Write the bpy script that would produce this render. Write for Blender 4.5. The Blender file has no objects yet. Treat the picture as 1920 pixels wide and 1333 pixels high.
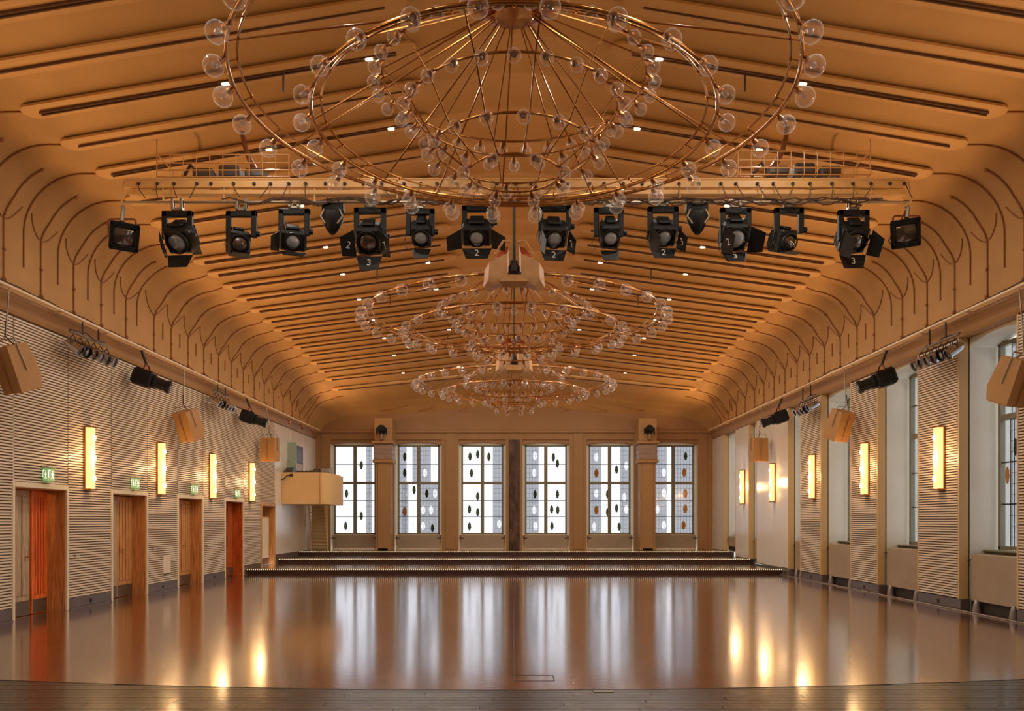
import bpy, math, random
from mathutils import Vector, Matrix
random.seed(7)
SC = bpy.context.scene
COL = SC.collection
PI = math.pi
sin, cos = math.sin, math.cos

# ------------------------------------------------------------------ camera, world, lights, exposure
F, CX, CY, HC = 1540.0, 964.0, 976.0, 1.70
cam = bpy.data.cameras.new('camera')
cam.sensor_width = 36.0
cam.lens = F * 36.0 / 1920.0
cam.shift_x = -(CX - 960.0) / 1920.0
cam.shift_y = (CY - 666.5) / 1920.0
cam.clip_end = 400
camo = bpy.data.objects.new('camera', cam)
camo.location = (0, 0, HC)
camo.rotation_euler = (PI / 2, 0, 0)
COL.objects.link(camo)
SC.camera = camo

SC.view_settings.view_transform = 'Standard'
SC.view_settings.look = 'None'
SC.view_settings.gamma = 1.0
SC.view_settings.use_curve_mapping = False
SC.view_settings.exposure = 0.0

SKY = 3.2
world = bpy.data.worlds.new('overcast_sky')
SC.world = world
world.use_nodes = True
wn = world.node_tree.nodes['Background']
wn.inputs[0].default_value = (0.93, 0.955, 1.0, 1)
wn.inputs[1].default_value = SKY

WARM = (1.0, 0.58, 0.26)


def lamp(name, kind, loc, energy, color=(1, 1, 1), size=0.1, size_y=None, direction=None, spread=None):
    d = bpy.data.lights.new(name, kind)
    d.energy = energy
    d.color = color
    if kind == 'AREA':
        d.shape = 'RECTANGLE' if size_y else 'DISK'
        d.size = size
        if size_y:
            d.size_y = size_y
        if spread:
            d.spread = spread
    else:
        d.shadow_soft_size = size
    o = bpy.data.objects.new(name, d)
    o.location = loc
    if direction is not None:
        o.rotation_euler = Vector(direction).to_track_quat('-Z', 'Y').to_euler()
    COL.objects.link(o)
    return o


DOWN_W = 30.0
# added warm fill strips above the wall rails, without fixtures, washing the vault
VAULT_FILL_W = 88.0
for s in (-1, 1):
    for y0 in (2.0, 10.0, 18.0, 26.0):
        d = lamp('added_vault_fill', 'AREA', (s * 8.12, y0 + 3.9, 5.56), VAULT_FILL_W, WARM, 7.6, 0.1)
        zax = Vector((s * 0.86, 0, -0.51)).normalized()   # the lamp shines along its -Z
        xax = Vector((0, 1, 0))
        yax = zax.cross(xax)
        d.matrix_world = Matrix.Translation(d.location) @ Matrix((xax, yax, zax)).transposed().to_4x4()
        d.data.spread = math.radians(110)


# ------------------------------------------------------------------ helpers
def W(px, py, Y):
    """world point seen at photo pixel (px, py) at depth Y"""
    return Vector(((px - CX) * Y / F, Y, HC + (CY - py) * Y / F))


class MB:
    def __init__(self):
        self.v, self.f = [], []

    def add(self, vs, fs):
        n = len(self.v)
        self.v += [tuple(p) for p in vs]
        self.f += [tuple(i + n for i in f) for f in fs]
        return self

    def box(self, x0, x1, y0, y1, z0, z1, M=None):
        vs = [Vector((x, y, z)) for z in (z0, z1) for y in (y0, y1) for x in (x0, x1)]
        if M is not None:
            vs = [M @ p for p in vs]
        return self.add(vs, [(0, 2, 3, 1), (4, 5, 7, 6), (0, 1, 5, 4), (2, 6, 7, 3), (0, 4, 6, 2), (1, 3, 7, 5)])

    def bevbox(self, x0, x1, y0, y1, z0, z1, b=0.01, M=None):
        """box with chamfered edges"""
        vs, fs = [], []
        X, Y, Z = (x0, x1), (y0, y1), (z0, z1)
        idx = {}
        for i in (0, 1):
            for j in (0, 1):
                for k in (0, 1):
                    sx, sy, sz = (1 - 2 * i), (1 - 2 * j), (1 - 2 * k)
                    c = (X[i], Y[j], Z[k])
                    idx[i, j, k, 0] = len(vs); vs.append(Vector((c[0], c[1] + sy * b, c[2] + sz * b)))
                    idx[i, j, k, 1] = len(vs); vs.append(Vector((c[0] + sx * b, c[1], c[2] + sz * b)))
                    idx[i, j, k, 2] = len(vs); vs.append(Vector((c[0] + sx * b, c[1] + sy * b, c[2])))
        for i in (0, 1):
            q = [idx[i, 0, 0, 0], idx[i, 1, 0, 0], idx[i, 1, 1, 0], idx[i, 0, 1, 0]]
            fs.append(tuple(q if i else q[::-1]))
            q = [idx[0, i, 0, 1], idx[1, i, 0, 1], idx[1, i, 1, 1], idx[0, i, 1, 1]]
            fs.append(tuple(q[::-1] if i else q))
            q = [idx[0, 0, i, 2], idx[1, 0, i, 2], idx[1, 1, i, 2], idx[0, 1, i, 2]]
            fs.append(tuple(q if i else q[::-1]))
        for a in (0, 1):
            for c in (0, 1):
                fs.append((idx[0, a, c, 1], idx[1, a, c, 1], idx[1, a, c, 2], idx[0, a, c, 2]))
                fs.append((idx[a, 0, c, 0], idx[a, 1, c, 0], idx[a, 1, c, 2], idx[a, 0, c, 2]))
                fs.append((idx[a, c, 0, 0], idx[a, c, 1, 0], idx[a, c, 1, 1], idx[a, c, 0, 1]))
        for i in (0, 1):
            for j in (0, 1):
                for k in (0, 1):
                    fs.append((idx[i, j, k, 0], idx[i, j, k, 1], idx[i, j, k, 2]))
        if M is not None:
            vs = [M @ p for p in vs]
        return self.add(vs, fs)

    def tube(self, pts, r, n=8, closed=False, caps=True):
        pts = [Vector(p) for p in pts]
        m = len(pts)
        vs, fs = [], []
        up = None
        for i, p in enumerate(pts):
            if closed:
                t = pts[(i + 1) % m] - pts[i - 1]
            else:
                t = pts[min(i + 1, m - 1)] - pts[max(i - 1, 0)]
            t.normalize()
            if up is None:
                up = Vector((0, 0, 1)) if abs(t.z) < 0.9 else Vector((1, 0, 0))
            a = up - t * up.dot(t)
            if a.length < 1e-5:
                a = t.orthogonal()
            a.normalize()
            up = a
            b = t.cross(a)
            rr = r[i] if isinstance(r, (list, tuple)) else r
            for k in range(n):
                th = 2 * PI * k / n
                vs.append(p + (a * cos(th) + b * sin(th)) * rr)
        for i in range(m if closed else m - 1):
            j = (i + 1) % m
            for k in range(n):
                k2 = (k + 1) % n
                fs.append((i * n + k, i * n + k2, j * n + k2, j * n + k))
        if caps and not closed:
            fs.append(tuple(range(n))[::-1])
            fs.append(tuple(range((m - 1) * n, m * n)))
        return self.add(vs, fs)

    def lathe(self, prof, n=20, M=None, cap0=True, cap1=True):
        """profile of (radius, height) turned about Z"""
        vs, fs = [], []
        for r, z in prof:
            for k in range(n):
                th = 2 * PI * k / n
                vs.append(Vector((r * cos(th), r * sin(th), z)))
        for i in range(len(prof) - 1):
            for k in range(n):
                k2 = (k + 1) % n
                fs.append((i * n + k, i * n + k2, (i + 1) * n + k2, (i + 1) * n + k))
        if cap0:
            fs.append(tuple(range(n))[::-1])
        if cap1:
            fs.append(tuple(range((len(prof) - 1) * n, len(prof) * n)))
        if M is not None:
            vs = [M @ p for p in vs]
        return self.add(vs, fs)

    def prism(self, poly, axis, a0, a1, M=None):
        """polygon extruded along an axis; poly holds the two other coordinates in xyz order"""
        n = len(poly)
        vs = []
        for a in (a0, a1):
            for u, w in poly:
                p = {'x': (a, u, w), 'y': (u, a, w), 'z': (u, w, a)}[axis]
                vs.append(Vector(p) if M is None else M @ Vector(p))
        fs = [tuple(range(n))[::-1], tuple(range(n, 2 * n))]
        for i in range(n):
            j = (i + 1) % n
            fs.append((i, j, n + j, n + i))
        return self.add(vs, fs)

    def build(self, name, mat, parent=None, smooth=False, loc=None, recalc=True):
        me = bpy.data.meshes.new(name)
        me.from_pydata(self.v, [], self.f)
        if recalc:
            import bmesh
            bm = bmesh.new()
            bm.from_mesh(me)
            bmesh.ops.recalc_face_normals(bm, faces=bm.faces)
            bm.to_mesh(me)
            bm.free()
        if mat is not None:
            me.materials.append(mat)
        if smooth:
            for p in me.polygons:
                p.use_smooth = True
            if smooth != 'all':
                me.set_sharp_from_angle(angle=math.radians(35))
        me.update()
        return link(name, me, parent, loc)


def link(name, me, parent=None, loc=None):
    o = bpy.data.objects.new(name, me)
    COL.objects.link(o)
    if parent is not None:
        o.parent = parent
    if loc is not None:
        o.location = loc
    return o


def tag(o, label=None, cat=None, group=None, kind=None):
    if label:
        o['label'] = label
    if cat:
        o['category'] = cat
    if group:
        o['group'] = group
    if kind:
        o['kind'] = kind
    return o


def empty(name, loc, rz=0.0):
    o = bpy.data.objects.new(name, None)
    o.location = loc
    o.rotation_euler = (0, 0, rz)
    o.empty_display_size = 0.1
    COL.objects.link(o)
    return o


KIDS = {}


def kids(o):
    return [c for c in list(o.children)]


def dup(o, parent=None):
    c = o.copy()
    COL.objects.link(c)
    if parent is not None:
        c.parent = parent
    for ch in kids(o):
        dup(ch, c)
    return c


def text_mesh(name, body, size, mat, parent, M, depth=0.002, align='CENTER'):
    cu = bpy.data.curves.new(name, 'FONT')
    cu.body = body
    cu.size = size
    cu.extrude = depth
    cu.align_x = align
    cu.align_y = 'CENTER'
    tmp = bpy.data.objects.new('tmp', cu)
    COL.objects.link(tmp)
    dg = bpy.context.evaluated_depsgraph_get()
    me = bpy.data.meshes.new_from_object(tmp.evaluated_get(dg))
    bpy.data.objects.remove(tmp)
    bpy.data.curves.remove(cu)
    me.materials.clear()
    me.materials.append(mat)
    me.transform(M)
    return link(name, me, parent)


# ------------------------------------------------------------------ materials
def new_mat(name):
    m = bpy.data.materials.new(name)
    m.use_nodes = True
    nt = m.node_tree
    return m, nt, nt.nodes['Principled BSDF']


def srgb(r, g, b):
    def c(v):
        v /= 255.0
        return v / 12.92 if v <= 0.04045 else ((v + 0.055) / 1.055) ** 2.4
    return (c(r), c(g), c(b), 1.0)


def simple(name, col, rough=0.5, metal=0.0, spec=0.5, noise=0.0, scale=6.0, bump=0.0, bscale=40.0, stretch=(1, 1, 1), dark=None, coat=0.0):
    m, nt, b = new_mat(name)
    b.inputs['Roughness'].default_value = rough
    b.inputs['Metallic'].default_value = metal
    b.inputs['Specular IOR Level'].default_value = spec
    b.inputs['Coat Weight'].default_value = coat
    b.inputs['Coat Roughness'].default_value = {0.9: 0.15, 0.95: 0.28}.get(coat, 0.12 if coat < 1 else 0.03)
    b.inputs['Coat IOR'].default_value = 1.8
    b.inputs['Base Color'].default_value = col
    N, L = nt.nodes, nt.links
    tc = N.new('ShaderNodeTexCoord')
    mp = N.new('ShaderNodeMapping')
    mp.inputs['Scale'].default_value = stretch
    L.new(tc.outputs['Object'], mp.inputs['Vector'])
    if noise > 0:
        nz = N.new('ShaderNodeTexNoise')
        nz.inputs['Scale'].default_value = scale
        nz.inputs['Detail'].default_value = 6.0
        L.new(mp.outputs[0], nz.inputs['Vector'])
        rp = N.new('ShaderNodeValToRGB')
        d = dark or tuple(c * (1 - noise) for c in col[:3])
        rp.color_ramp.elements[0].position = 0.3
        rp.color_ramp.elements[0].color = (*d[:3], 1)
        rp.color_ramp.elements[1].position = 0.7
        rp.color_ramp.elements[1].color = (*[min(1, c * (1 + noise * 0.4)) for c in col[:3]], 1)
        L.new(nz.outputs['Fac'], rp.inputs['Fac'])
        L.new(rp.outputs['Color'], b.inputs['Base Color'])
    if bump > 0:
        n2 = N.new('ShaderNodeTexNoise')
        n2.inputs['Scale'].default_value = bscale
        n2.inputs['Detail'].default_value = 4.0
        L.new(mp.outputs[0], n2.inputs['Vector'])
        bp = N.new('ShaderNodeBump')
        bp.inputs['Strength'].default_value = bump
        bp.inputs['Distance'].default_value = 0.02
        L.new(n2.outputs['Fac'], bp.inputs['Height'])
        L.new(bp.outputs['Normal'], b.inputs['Normal'])
    return m


def emit(name, col, strength):
    m, nt, b = new_mat(name)
    b.inputs['Base Color'].default_value = (0.5, 0.4, 0.25, 1)
    b.inputs['Emission Color'].default_value = (*col[:3], 1)
    b.inputs['Emission Strength'].default_value = strength
    return m


def thin_glass(name, tint, refl=1.0, rough=0.02, ior=1.45, spec_col=(1, 1, 1, 1)):
    m = bpy.data.materials.new(name)
    m.use_nodes = True
    nt = m.node_tree
    N, L = nt.nodes, nt.links
    N.clear()
    out = N.new('ShaderNodeOutputMaterial')
    tr = N.new('ShaderNodeBsdfTransparent')
    tr.inputs[0].default_value = tint
    gl = N.new('ShaderNodeBsdfGlossy')
    gl.inputs['Color'].default_value = spec_col
    gl.inputs['Roughness'].default_value = rough
    fr = N.new('ShaderNodeLayerWeight')        # same on both faces of the sheet: Schlick's approximation from its facing term
    fr.inputs['Blend'].default_value = 0.5
    pw = N.new('ShaderNodeMath')
    pw.operation = 'POWER'
    pw.inputs[1].default_value = 5.0
    L.new(fr.outputs['Facing'], pw.inputs[0])
    f0 = ((ior - 1) / (ior + 1)) ** 2
    mu = N.new('ShaderNodeMath')
    mu.operation = 'MULTIPLY_ADD'
    mu.use_clamp = True
    mu.inputs[1].default_value = (1 - f0) * min(1.0, refl * 0.7)
    mu.inputs[2].default_value = f0 * refl
    L.new(pw.outputs[0], mu.inputs[0])
    mx = N.new('ShaderNodeMixShader')
    L.new(mu.outputs[0], mx.inputs[0])
    L.new(tr.outputs[0], mx.inputs[1])
    L.new(gl.outputs[0], mx.inputs[2])
    L.new(mx.outputs[0], out.inputs[0])
    return m


def floor_mat(name, c1, c2, rough, plank=(1.1, 0.16), bump=0.05, coat=0.0, streak=(1, 1, 1), ior=2.5):
    m, nt, b = new_mat(name)
    N, L = nt.nodes, nt.links
    tc = N.new('ShaderNodeTexCoord')
    br = N.new('ShaderNodeTexBrick')
    mp = N.new('ShaderNodeMapping')
    mp.inputs['Rotation'].default_value = (0, 0, math.radians(90))
    L.new(tc.outputs['Object'], mp.inputs['Vector'])
    L.new(mp.outputs[0], br.inputs['Vector'])
    br.inputs['Scale'].default_value = 1.0
    br.inputs['Brick Width'].default_value = plank[0]
    br.inputs['Row Height'].default_value = plank[1]
    br.inputs['Mortar Size'].default_value = 0.004
    br.inputs['Mortar Smooth'].default_value = 0.3
    br.inputs['Color1'].default_value = c1
    br.inputs['Color2'].default_value = c2
    br.inputs['Mortar'].default_value = tuple(0.45 * c for c in c1[:3]) + (1,)
    nz = N.new('ShaderNodeTexNoise')
    nz.inputs['Scale'].default_value = 0.9
    nz.inputs['Detail'].default_value = 8.0
    L.new(tc.outputs['Object'], nz.inputs['Vector'])
    mx = N.new('ShaderNodeMix')
    mx.data_type = 'RGBA'
    mx.blend_type = 'MULTIPLY'
    rp = N.new('ShaderNodeValToRGB')
    rp.color_ramp.elements[0].position = 0.32
    rp.color_ramp.elements[0].color = (0.62, 0.6, 0.6, 1)
    rp.color_ramp.elements[1].position = 0.68
    rp.color_ramp.elements[1].color = (1.2, 1.2, 1.2, 1)
    L.new(nz.outputs['Fac'], rp.inputs['Fac'])
    mx.inputs[0].default_value = 1.0
    L.new(br.outputs['Color'], mx.inputs[6])
    L.new(rp.outputs['Color'], mx.inputs[7])
    L.new(mx.outputs[2], b.inputs['Base Color'])
    b.inputs['Roughness'].default_value = rough
    b.inputs['Coat Weight'].default_value = coat
    b.inputs['Coat Roughness'].default_value = rough * 0.8
    b.inputs['Coat IOR'].default_value = ior
    b.inputs['IOR'].default_value = 1.7
    # fine wavy relief of an old waxed floor: draws the window reflections out into streaks
    m2 = N.new('ShaderNodeMapping')
    m2.inputs['Scale'].default_value = streak
    m2.inputs['Rotation'].default_value = (0, 0, math.radians(9))
    L.new(tc.outputs['Object'], m2.inputs['Vector'])
    n2 = N.new('ShaderNodeTexNoise')
    n2.inputs['Scale'].default_value = 7.0
    n2.inputs['Detail'].default_value = 5.0
    L.new(m2.outputs[0], n2.inputs['Vector'])
    r2 = N.new('ShaderNodeMapRange')
    r2.inputs['From Min'].default_value = 0.3
    r2.inputs['From Max'].default_value = 0.7
    r2.inputs['To Min'].default_value = rough * 0.75
    r2.inputs['To Max'].default_value = rough * 1.3
    L.new(n2.outputs['Fac'], r2.inputs['Value'])
    L.new(r2.outputs[0], b.inputs['Roughness'])
    ad = N.new('ShaderNodeMath')
    ad.operation = 'MULTIPLY_ADD'
    ad.inputs[1].default_value = -0.35
    L.new(br.outputs['Fac'], ad.inputs[0])
    L.new(n2.outputs['Fac'], ad.inputs[2])
    bp = N.new('ShaderNodeBump')
    bp.inputs['Strength'].default_value = bump
    bp.inputs['Distance'].default_value = 0.02
    L.new(ad.outputs[0], bp.inputs['Height'])
    L.new(bp.outputs['Normal'], b.inputs['Normal'])
    return m


def wood_mat(name, c_light, c_dark, rough=0.4, stretch=(12, 12, 0.8), scale=3.0):
    return simple(name, c_light, rough, noise=0.5, scale=scale, stretch=stretch, dark=c_dark, bump=0.05, bscale=12)


M = {}
M['vault'] = simple('vault_paint', srgb(187, 143, 85), 0.75, noise=0.10, scale=1.3, bump=0.08, bscale=9)
M['rib'] = simple('rib_paint', srgb(195, 150, 91), 0.7, noise=0.06, scale=2.0)
M['line'] = simple('moulding_dark_tan', srgb(150, 100, 56), 0.7)
M['tan_wall'] = simple('tan_wall_paint', srgb(160, 119, 72), 0.55, noise=0.07, scale=1.5)
M['groove_shade'] = simple('groove_shade_brown', srgb(84, 52, 26), 0.8)  # shade inside the rib grooves, put in as dark strips
M['cream'] = simple('cream_paint', srgb(214, 190, 150), 0.55, noise=0.06, scale=1.5)
M['cream_light'] = simple('cream_light_paint', srgb(222, 206, 172), 0.5, noise=0.05, scale=2.0)
M['satin'] = simple('satin_panel_daylit', srgb(226, 218, 202), 0.3, noise=0.04, scale=2.0, coat=0.95)  # daylight from the rear windows put into this whiter colour
M['casing'] = simple('casing_tan', srgb(206, 172, 118), 0.45)
M['slats'] = simple('slat_panel_paint', srgb(218, 200, 174), 0.42, noise=0.05, scale=1.2)
M['slatback'] = simple('slat_groove_felt', srgb(92, 74, 56), 0.8)
M['plaster'] = simple('white_plaster', srgb(226, 226, 212), 0.6, noise=0.05, scale=1.5)
M['panel'] = simple('grey_beige_panel', srgb(158, 138, 112), 0.5, noise=0.10, scale=2.0)
M['base'] = simple('skirting_grey', srgb(96, 84, 80), 0.35, noise=0.12, scale=5)
M['floor'] = floor_mat('waxed_parquet', srgb(104, 52, 30), srgb(92, 45, 26), 0.15, (0.9, 0.12), 0.22, 1.0, (0.8, 2.6, 1))
M['platform'] = floor_mat('platform_parquet', srgb(98, 58, 38), srgb(88, 50, 34), 0.16, (0.9, 0.12), 0.05, 1.0, (1.0, 3.0, 1))
M['riser'] = simple('dark_riser', srgb(58, 32, 22), 0.45, noise=0.2, scale=4)
M['stage'] = simple('dark_stage_plank', srgb(40, 34, 24), 0.26, spec=0.35, noise=0.45, scale=5, stretch=(0.6, 8, 1), bump=0.25, bscale=9, coat=0.35)
M['stage_b'] = simple('dark_stage_plank_olive', srgb(30, 27, 20), 0.28, spec=0.35, noise=0.45, scale=5, stretch=(0.6, 8, 1), bump=0.25, bscale=9, coat=0.35)
M['nosing'] = simple('black_edge', srgb(20, 14, 10), 0.6)
M['bead'] = emit('step_bead_light', (1.0, 0.74, 0.46), 2.2)
M['door'] = wood_mat('door_wood', srgb(204, 148, 90), srgb(156, 106, 58), 0.35)
M['door_grey'] = wood_mat('door_wood_grey', srgb(184, 158, 124), srgb(140, 114, 84), 0.4)
M['door_red'] = wood_mat('door_wood_red', srgb(190, 92, 38), srgb(140, 58, 20), 0.35)
M['door_lamplit'] = wood_mat('door_wood_lamplit', srgb(226, 112, 44), srgb(184, 78, 24), 0.35)  # warm passage light on the leaf put into the wood colour
M['strap'] = simple('brown_strap', srgb(120, 70, 36), 0.5)
M['kick'] = simple('kick_plate', srgb(112, 96, 78), 0.3, metal=0.6)
M['jamb'] = wood_mat('jamb_wood', srgb(206, 142, 80), srgb(158, 100, 52), 0.38)
M['darkwall'] = simple('corridor_brown', srgb(110, 60, 30), 0.7)
M['brass'] = simple('brass', srgb(184, 134, 74), 0.2, metal=1.0)
M['brass_dark'] = simple('dark_brass', srgb(158, 108, 60), 0.28, metal=1.0)
M['copper'] = simple('copper_canopy', srgb(150, 70, 34), 0.35, metal=0.6)


def hazed_globe(name):
    """clear blown glass with reflected haze and rim light put in as pale diffuse colour"""
    m = bpy.data.materials.new(name)
    m.use_nodes = True
    nt = m.node_tree
    N, L = nt.nodes, nt.links
    N.clear()
    out = N.new('ShaderNodeOutputMaterial')
    tr = N.new('ShaderNodeBsdfTransparent')
    tr.inputs[0].default_value = (0.985, 0.98, 0.975, 1)
    gl = N.new('ShaderNodeBsdfGlossy')
    gl.inputs['Roughness'].default_value = 0.04
    df = N.new('ShaderNodeBsdfDiffuse')
    df.inputs['Color'].default_value = (0.92, 0.90, 0.86, 1)  # pale colour stands in for window reflections at the rim
    m1 = N.new('ShaderNodeMixShader')
    m1.inputs[0].default_value = 0.5
    L.new(gl.outputs[0], m1.inputs[1])
    L.new(df.outputs[0], m1.inputs[2])
    lw = N.new('ShaderNodeLayerWeight')
    lw.inputs['Blend'].default_value = 0.5
    pw = N.new('ShaderNodeMath')
    pw.operation = 'POWER'
    pw.inputs[1].default_value = 3.2
    L.new(lw.outputs['Facing'], pw.inputs[0])
    mu = N.new('ShaderNodeMath')
    mu.operation = 'MULTIPLY_ADD'
    mu.use_clamp = True
    mu.inputs[1].default_value = 0.72
    mu.inputs[2].default_value = 0.075
    L.new(pw.outputs[0], mu.inputs[0])
    mx = N.new('ShaderNodeMixShader')
    L.new(mu.outputs[0], mx.inputs[0])
    L.new(tr.outputs[0], mx.inputs[1])
    L.new(m1.outputs[0], mx.inputs[2])
    L.new(mx.outputs[0], out.inputs[0])
    return m


M['globe'] = hazed_globe('clear_globe_glass')
M['bulb_glass'] = thin_glass('inner_bulb_glass', (0.80, 0.78, 0.74, 1), 2.5, 0.12, 1.6)
M['chrome'] = simple('chrome', srgb(205, 205, 210), 0.12, metal=1.0)
M['bulb'] = simple('silvered_bulb', srgb(190, 185, 175), 0.1, metal=0.9)
M['steel'] = simple('galvanised_steel', srgb(150, 140, 124), 0.35, metal=0.7)
M['black'] = simple('black_lamp_paint', srgb(20, 19, 16), 0.5, spec=0.25, noise=0.25, scale=8)
M['black2'] = simple('black_door_plate', srgb(25, 23, 19), 0.5, spec=0.25, noise=0.2, scale=6)
M['lens'] = simple('grey_lens', srgb(158, 164, 168), 0.08, spec=0.9, noise=0.3, scale=9, coat=1.0)
M['lens_dark'] = simple('dark_lens', srgb(62, 50, 40), 0.06, spec=0.9, coat=1.0)
M['white'] = simple('white_marking', srgb(205, 205, 200), 0.6)
M['truss'] = simple('beige_truss_paint', srgb(192, 146, 86), 0.45, noise=0.08, scale=4)
M['cage'] = simple('ochre_cage_paint', srgb(180, 128, 68), 0.5)
M['cable'] = simple('brown_cable', srgb(64, 42, 26), 0.6)
M['redcable'] = simple('red_brown_cable', srgb(110, 44, 22), 0.5)
M['hole'] = simple('socket_dark', srgb(36, 26, 20), 0.6)
M['speaker'] = simple('tan_speaker_paint', srgb(176, 130, 76), 0.5, noise=0.08, scale=4)
M['speaker_bottom_lit'] = simple('speaker_bottom_lit', srgb(220, 150, 74), 0.6)  # sconce light on the speaker undersides put into a brighter orange
M['rail'] = simple('rail_cream', srgb(226, 198, 156), 0.3, noise=0.05, scale=3)
M['frame'] = simple('window_frame_olive', srgb(122, 116, 92), 0.4)
M['lead'] = simple('lead_came', srgb(70, 72, 70), 0.5, metal=0.4)
M['pane'] = thin_glass('window_pane', (0.63, 0.63, 0.645, 1), 1.0, 0.01)
M['tint'] = thin_glass('grey_cathedral_glass', (0.40, 0.405, 0.41, 1), 1.0, 0.15)
M['leaf_dark'] = thin_glass('olive_glass', (0.20, 0.22, 0.15, 1), 1.0, 0.1)
M['leaf_amber'] = thin_glass('amber_glass', (0.72, 0.40, 0.14, 1), 1.0, 0.1)
M['leaf_white'] = thin_glass('clear_glass_inset', (0.95, 0.95, 0.95, 1), 1.0, 0.05)
M['marble'] = simple('brown_marble', srgb(96, 72, 56), 0.25, noise=0.5, scale=3, stretch=(3, 3, 1), dark=srgb(52, 38, 32)[:3])
M['marble_grey'] = simple('mauve_grey_stone', srgb(150, 124, 104), 0.4, noise=0.25, scale=3, stretch=(1, 1, 6))
M['shade'] = emit('sconce_glass', (1.0, 0.60, 0.20), 1.45)
M['sconce_bulb'] = emit('sconce_bulb', (1.0, 0.72, 0.34), 9.0)
M['sign'] = emit('exit_sign_green', (0.05, 0.40, 0.12), 0.6)
M['sign_white'] = emit('exit_sign_white', (0.9, 1.0, 0.8), 1.3)
M['ceil_lamp'] = emit('ceiling_lamp_glass', (1.0, 0.80, 0.52), 5.0)
M['balcony'] = simple('ochre_balcony_paint', srgb(218, 178, 118), 0.45, noise=0.06, scale=2)
M['equip'] = simple('equipment_dark', srgb(70, 60, 52), 0.4)
M['equip_grey'] = simple('equipment_grey', srgb(150, 140, 128), 0.4)
M['teal'] = simple('greenish_door_paint', srgb(150, 168, 152), 0.35)
M['cone'] = simple('grey_metal_foot', srgb(140, 132, 128), 0.35, metal=0.4)
M['ladder'] = simple('ladder_cream', srgb(206, 180, 128), 0.45)

# ------------------------------------------------------------------ room dimensions
XW = 8.45
YB = 34.9
NICHE_TOP = 5.14
Y0 = -2.0


def interp(tab, x):
    if x <= tab[0][0]:
        return tab[0][1]
    for (a, fa), (b, fb) in zip(tab, tab[1:]):
        if x <= b:
            return fa + (fb - fa) * (x - a) / (b - a)
    return tab[-1][1]


HE = [(-2, 5.98), (14.2, 5.98), (16, 5.88), (18.46, 5.79), (20.3, 5.755), (22.4, 5.71), (25.6, 5.68), (27.75, 5.60), (28.8, 5.53), (30, 5.46),
      (31.2, 5.37), (32.35, 5.17), (33.2, 5.10), (33.8, 5.02), (34.3, 4.88), (34.65, 4.68), (34.9, 4.42)]
SL = [(-2, .170), (10.9, .170), (14.2, .172), (18.4, .142), (20.3, .136), (27, .128), (30, .12), (32.4, .10), (34.9, .07)]

NEAR_RIBS = [0.5 + 1.05 * i for i in range(9)] + [9.87, 10.92, 12.0, 13.05, 14.14, 15.2, 16.27, 17.33, 18.38]
FAR_STEMS = [19.25, 20.22, 21.26, 22.34, 23.45, 24.5, 25.6, 26.67, 27.75, 28.82, 30.0, 31.2, 32.35]
NEAR_STEMS = [0.0 + 1.06 * i for i in range(10)] + [10.35, 11.42, 12.5, 13.58, 14.65, 15.74, 16.79, 17.86]
STEMS = NEAR_STEMS + FAR_STEMS + [33.5]
RIBS = NEAR_RIBS + FAR_STEMS


def phase(lst, y):
    """position of y in its interval of lst: (index of interval, fraction)"""
    for i in range(len(lst) - 1):
        if lst[i] <= y < lst[i + 1]:
            return i, (y - lst[i]) / (lst[i + 1] - lst[i])
    return (-1, 0.0) if y < lst[0] else (len(lst) - 1, 0.0)


def smooth(a, b, x):
    t = max(0.0, min(1.0, (x - a) / (b - a)))
    return t * t * (3 - 2 * t)


def prof(Y, t):
    """cross-section of the vault (right half): t 0..1 wall, 1..2 cove, 2..3 flat, 3..4 slope up to the ridge. Returns X, H above eye, nx, nz (into the room)"""
    he = interp(HE, Y)
    sl = interp(SL, Y)
    if t <= 1:
        return XW, 3.74 + (he - 1.03 - 3.74) * t, -1.0, 0.0
    if t <= 2:
        th = (t - 1) * PI / 2
        return 7.4 + 1.05 * cos(th), he - 1.03 + 1.03 * sin(th), -cos(th), -sin(th)
    if t <= 3:
        return 7.4 - 0.5 * (t - 2), he, 0.0, -1.0
    X = 6.9 * (4 - t)
    return X, he + sl * (6.9 - max(X, 0.25)) - (0.02 if X < 0.1 else 0), 0.0, -1.0


NEAR_END = 18.5     # up to here each tongue hangs free between valley lines, beyond it neighbours meet in a point


def tongue_start(f, near=False):
    """where along the cove (in t) the raised tongue begins, f = -0.5..0.5 from the stem"""
    return 1.02 + (1.5 * abs(f) ** 2.0 if near else 0.75 * abs(f) ** 1.5)


def S(Y, t, side, lift=0.0):
    X, H, nx, nz = prof(Y, t)
    d = lift
    if 1.0 < t < 3.2:
        i, fr = phase(STEMS, Y)
        if i >= 0:
            f = fr if fr < 0.5 else fr - 1.0
            near = Y < NEAR_END
            st = tongue_start(f, near)
            fade = 1 - smooth(1.75, 2.6, t)
            if near:
                g = cos(PI / 2 * min(1.0, abs(f) / 0.44)) ** 0.7
                d += 0.085 * smooth(st - 0.01, st + 0.30, t) * g * fade
            else:
                d += 0.12 * smooth(st - 0.01, st + 0.25, t) * (abs(cos(PI * f)) ** 0.8 * 0.9 + 0.1) * fade
    if t > 2.2:
        i, fr = phase(RIBS, Y)
        if 0 <= i < len(RIBS) - 1:
            d -= 0.13 * (sin(PI * fr) ** 0.9) * smooth(2.2, 3.1, t)
    return Vector((side * (X + nx * d), Y, HC + H + nz * d))


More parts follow.
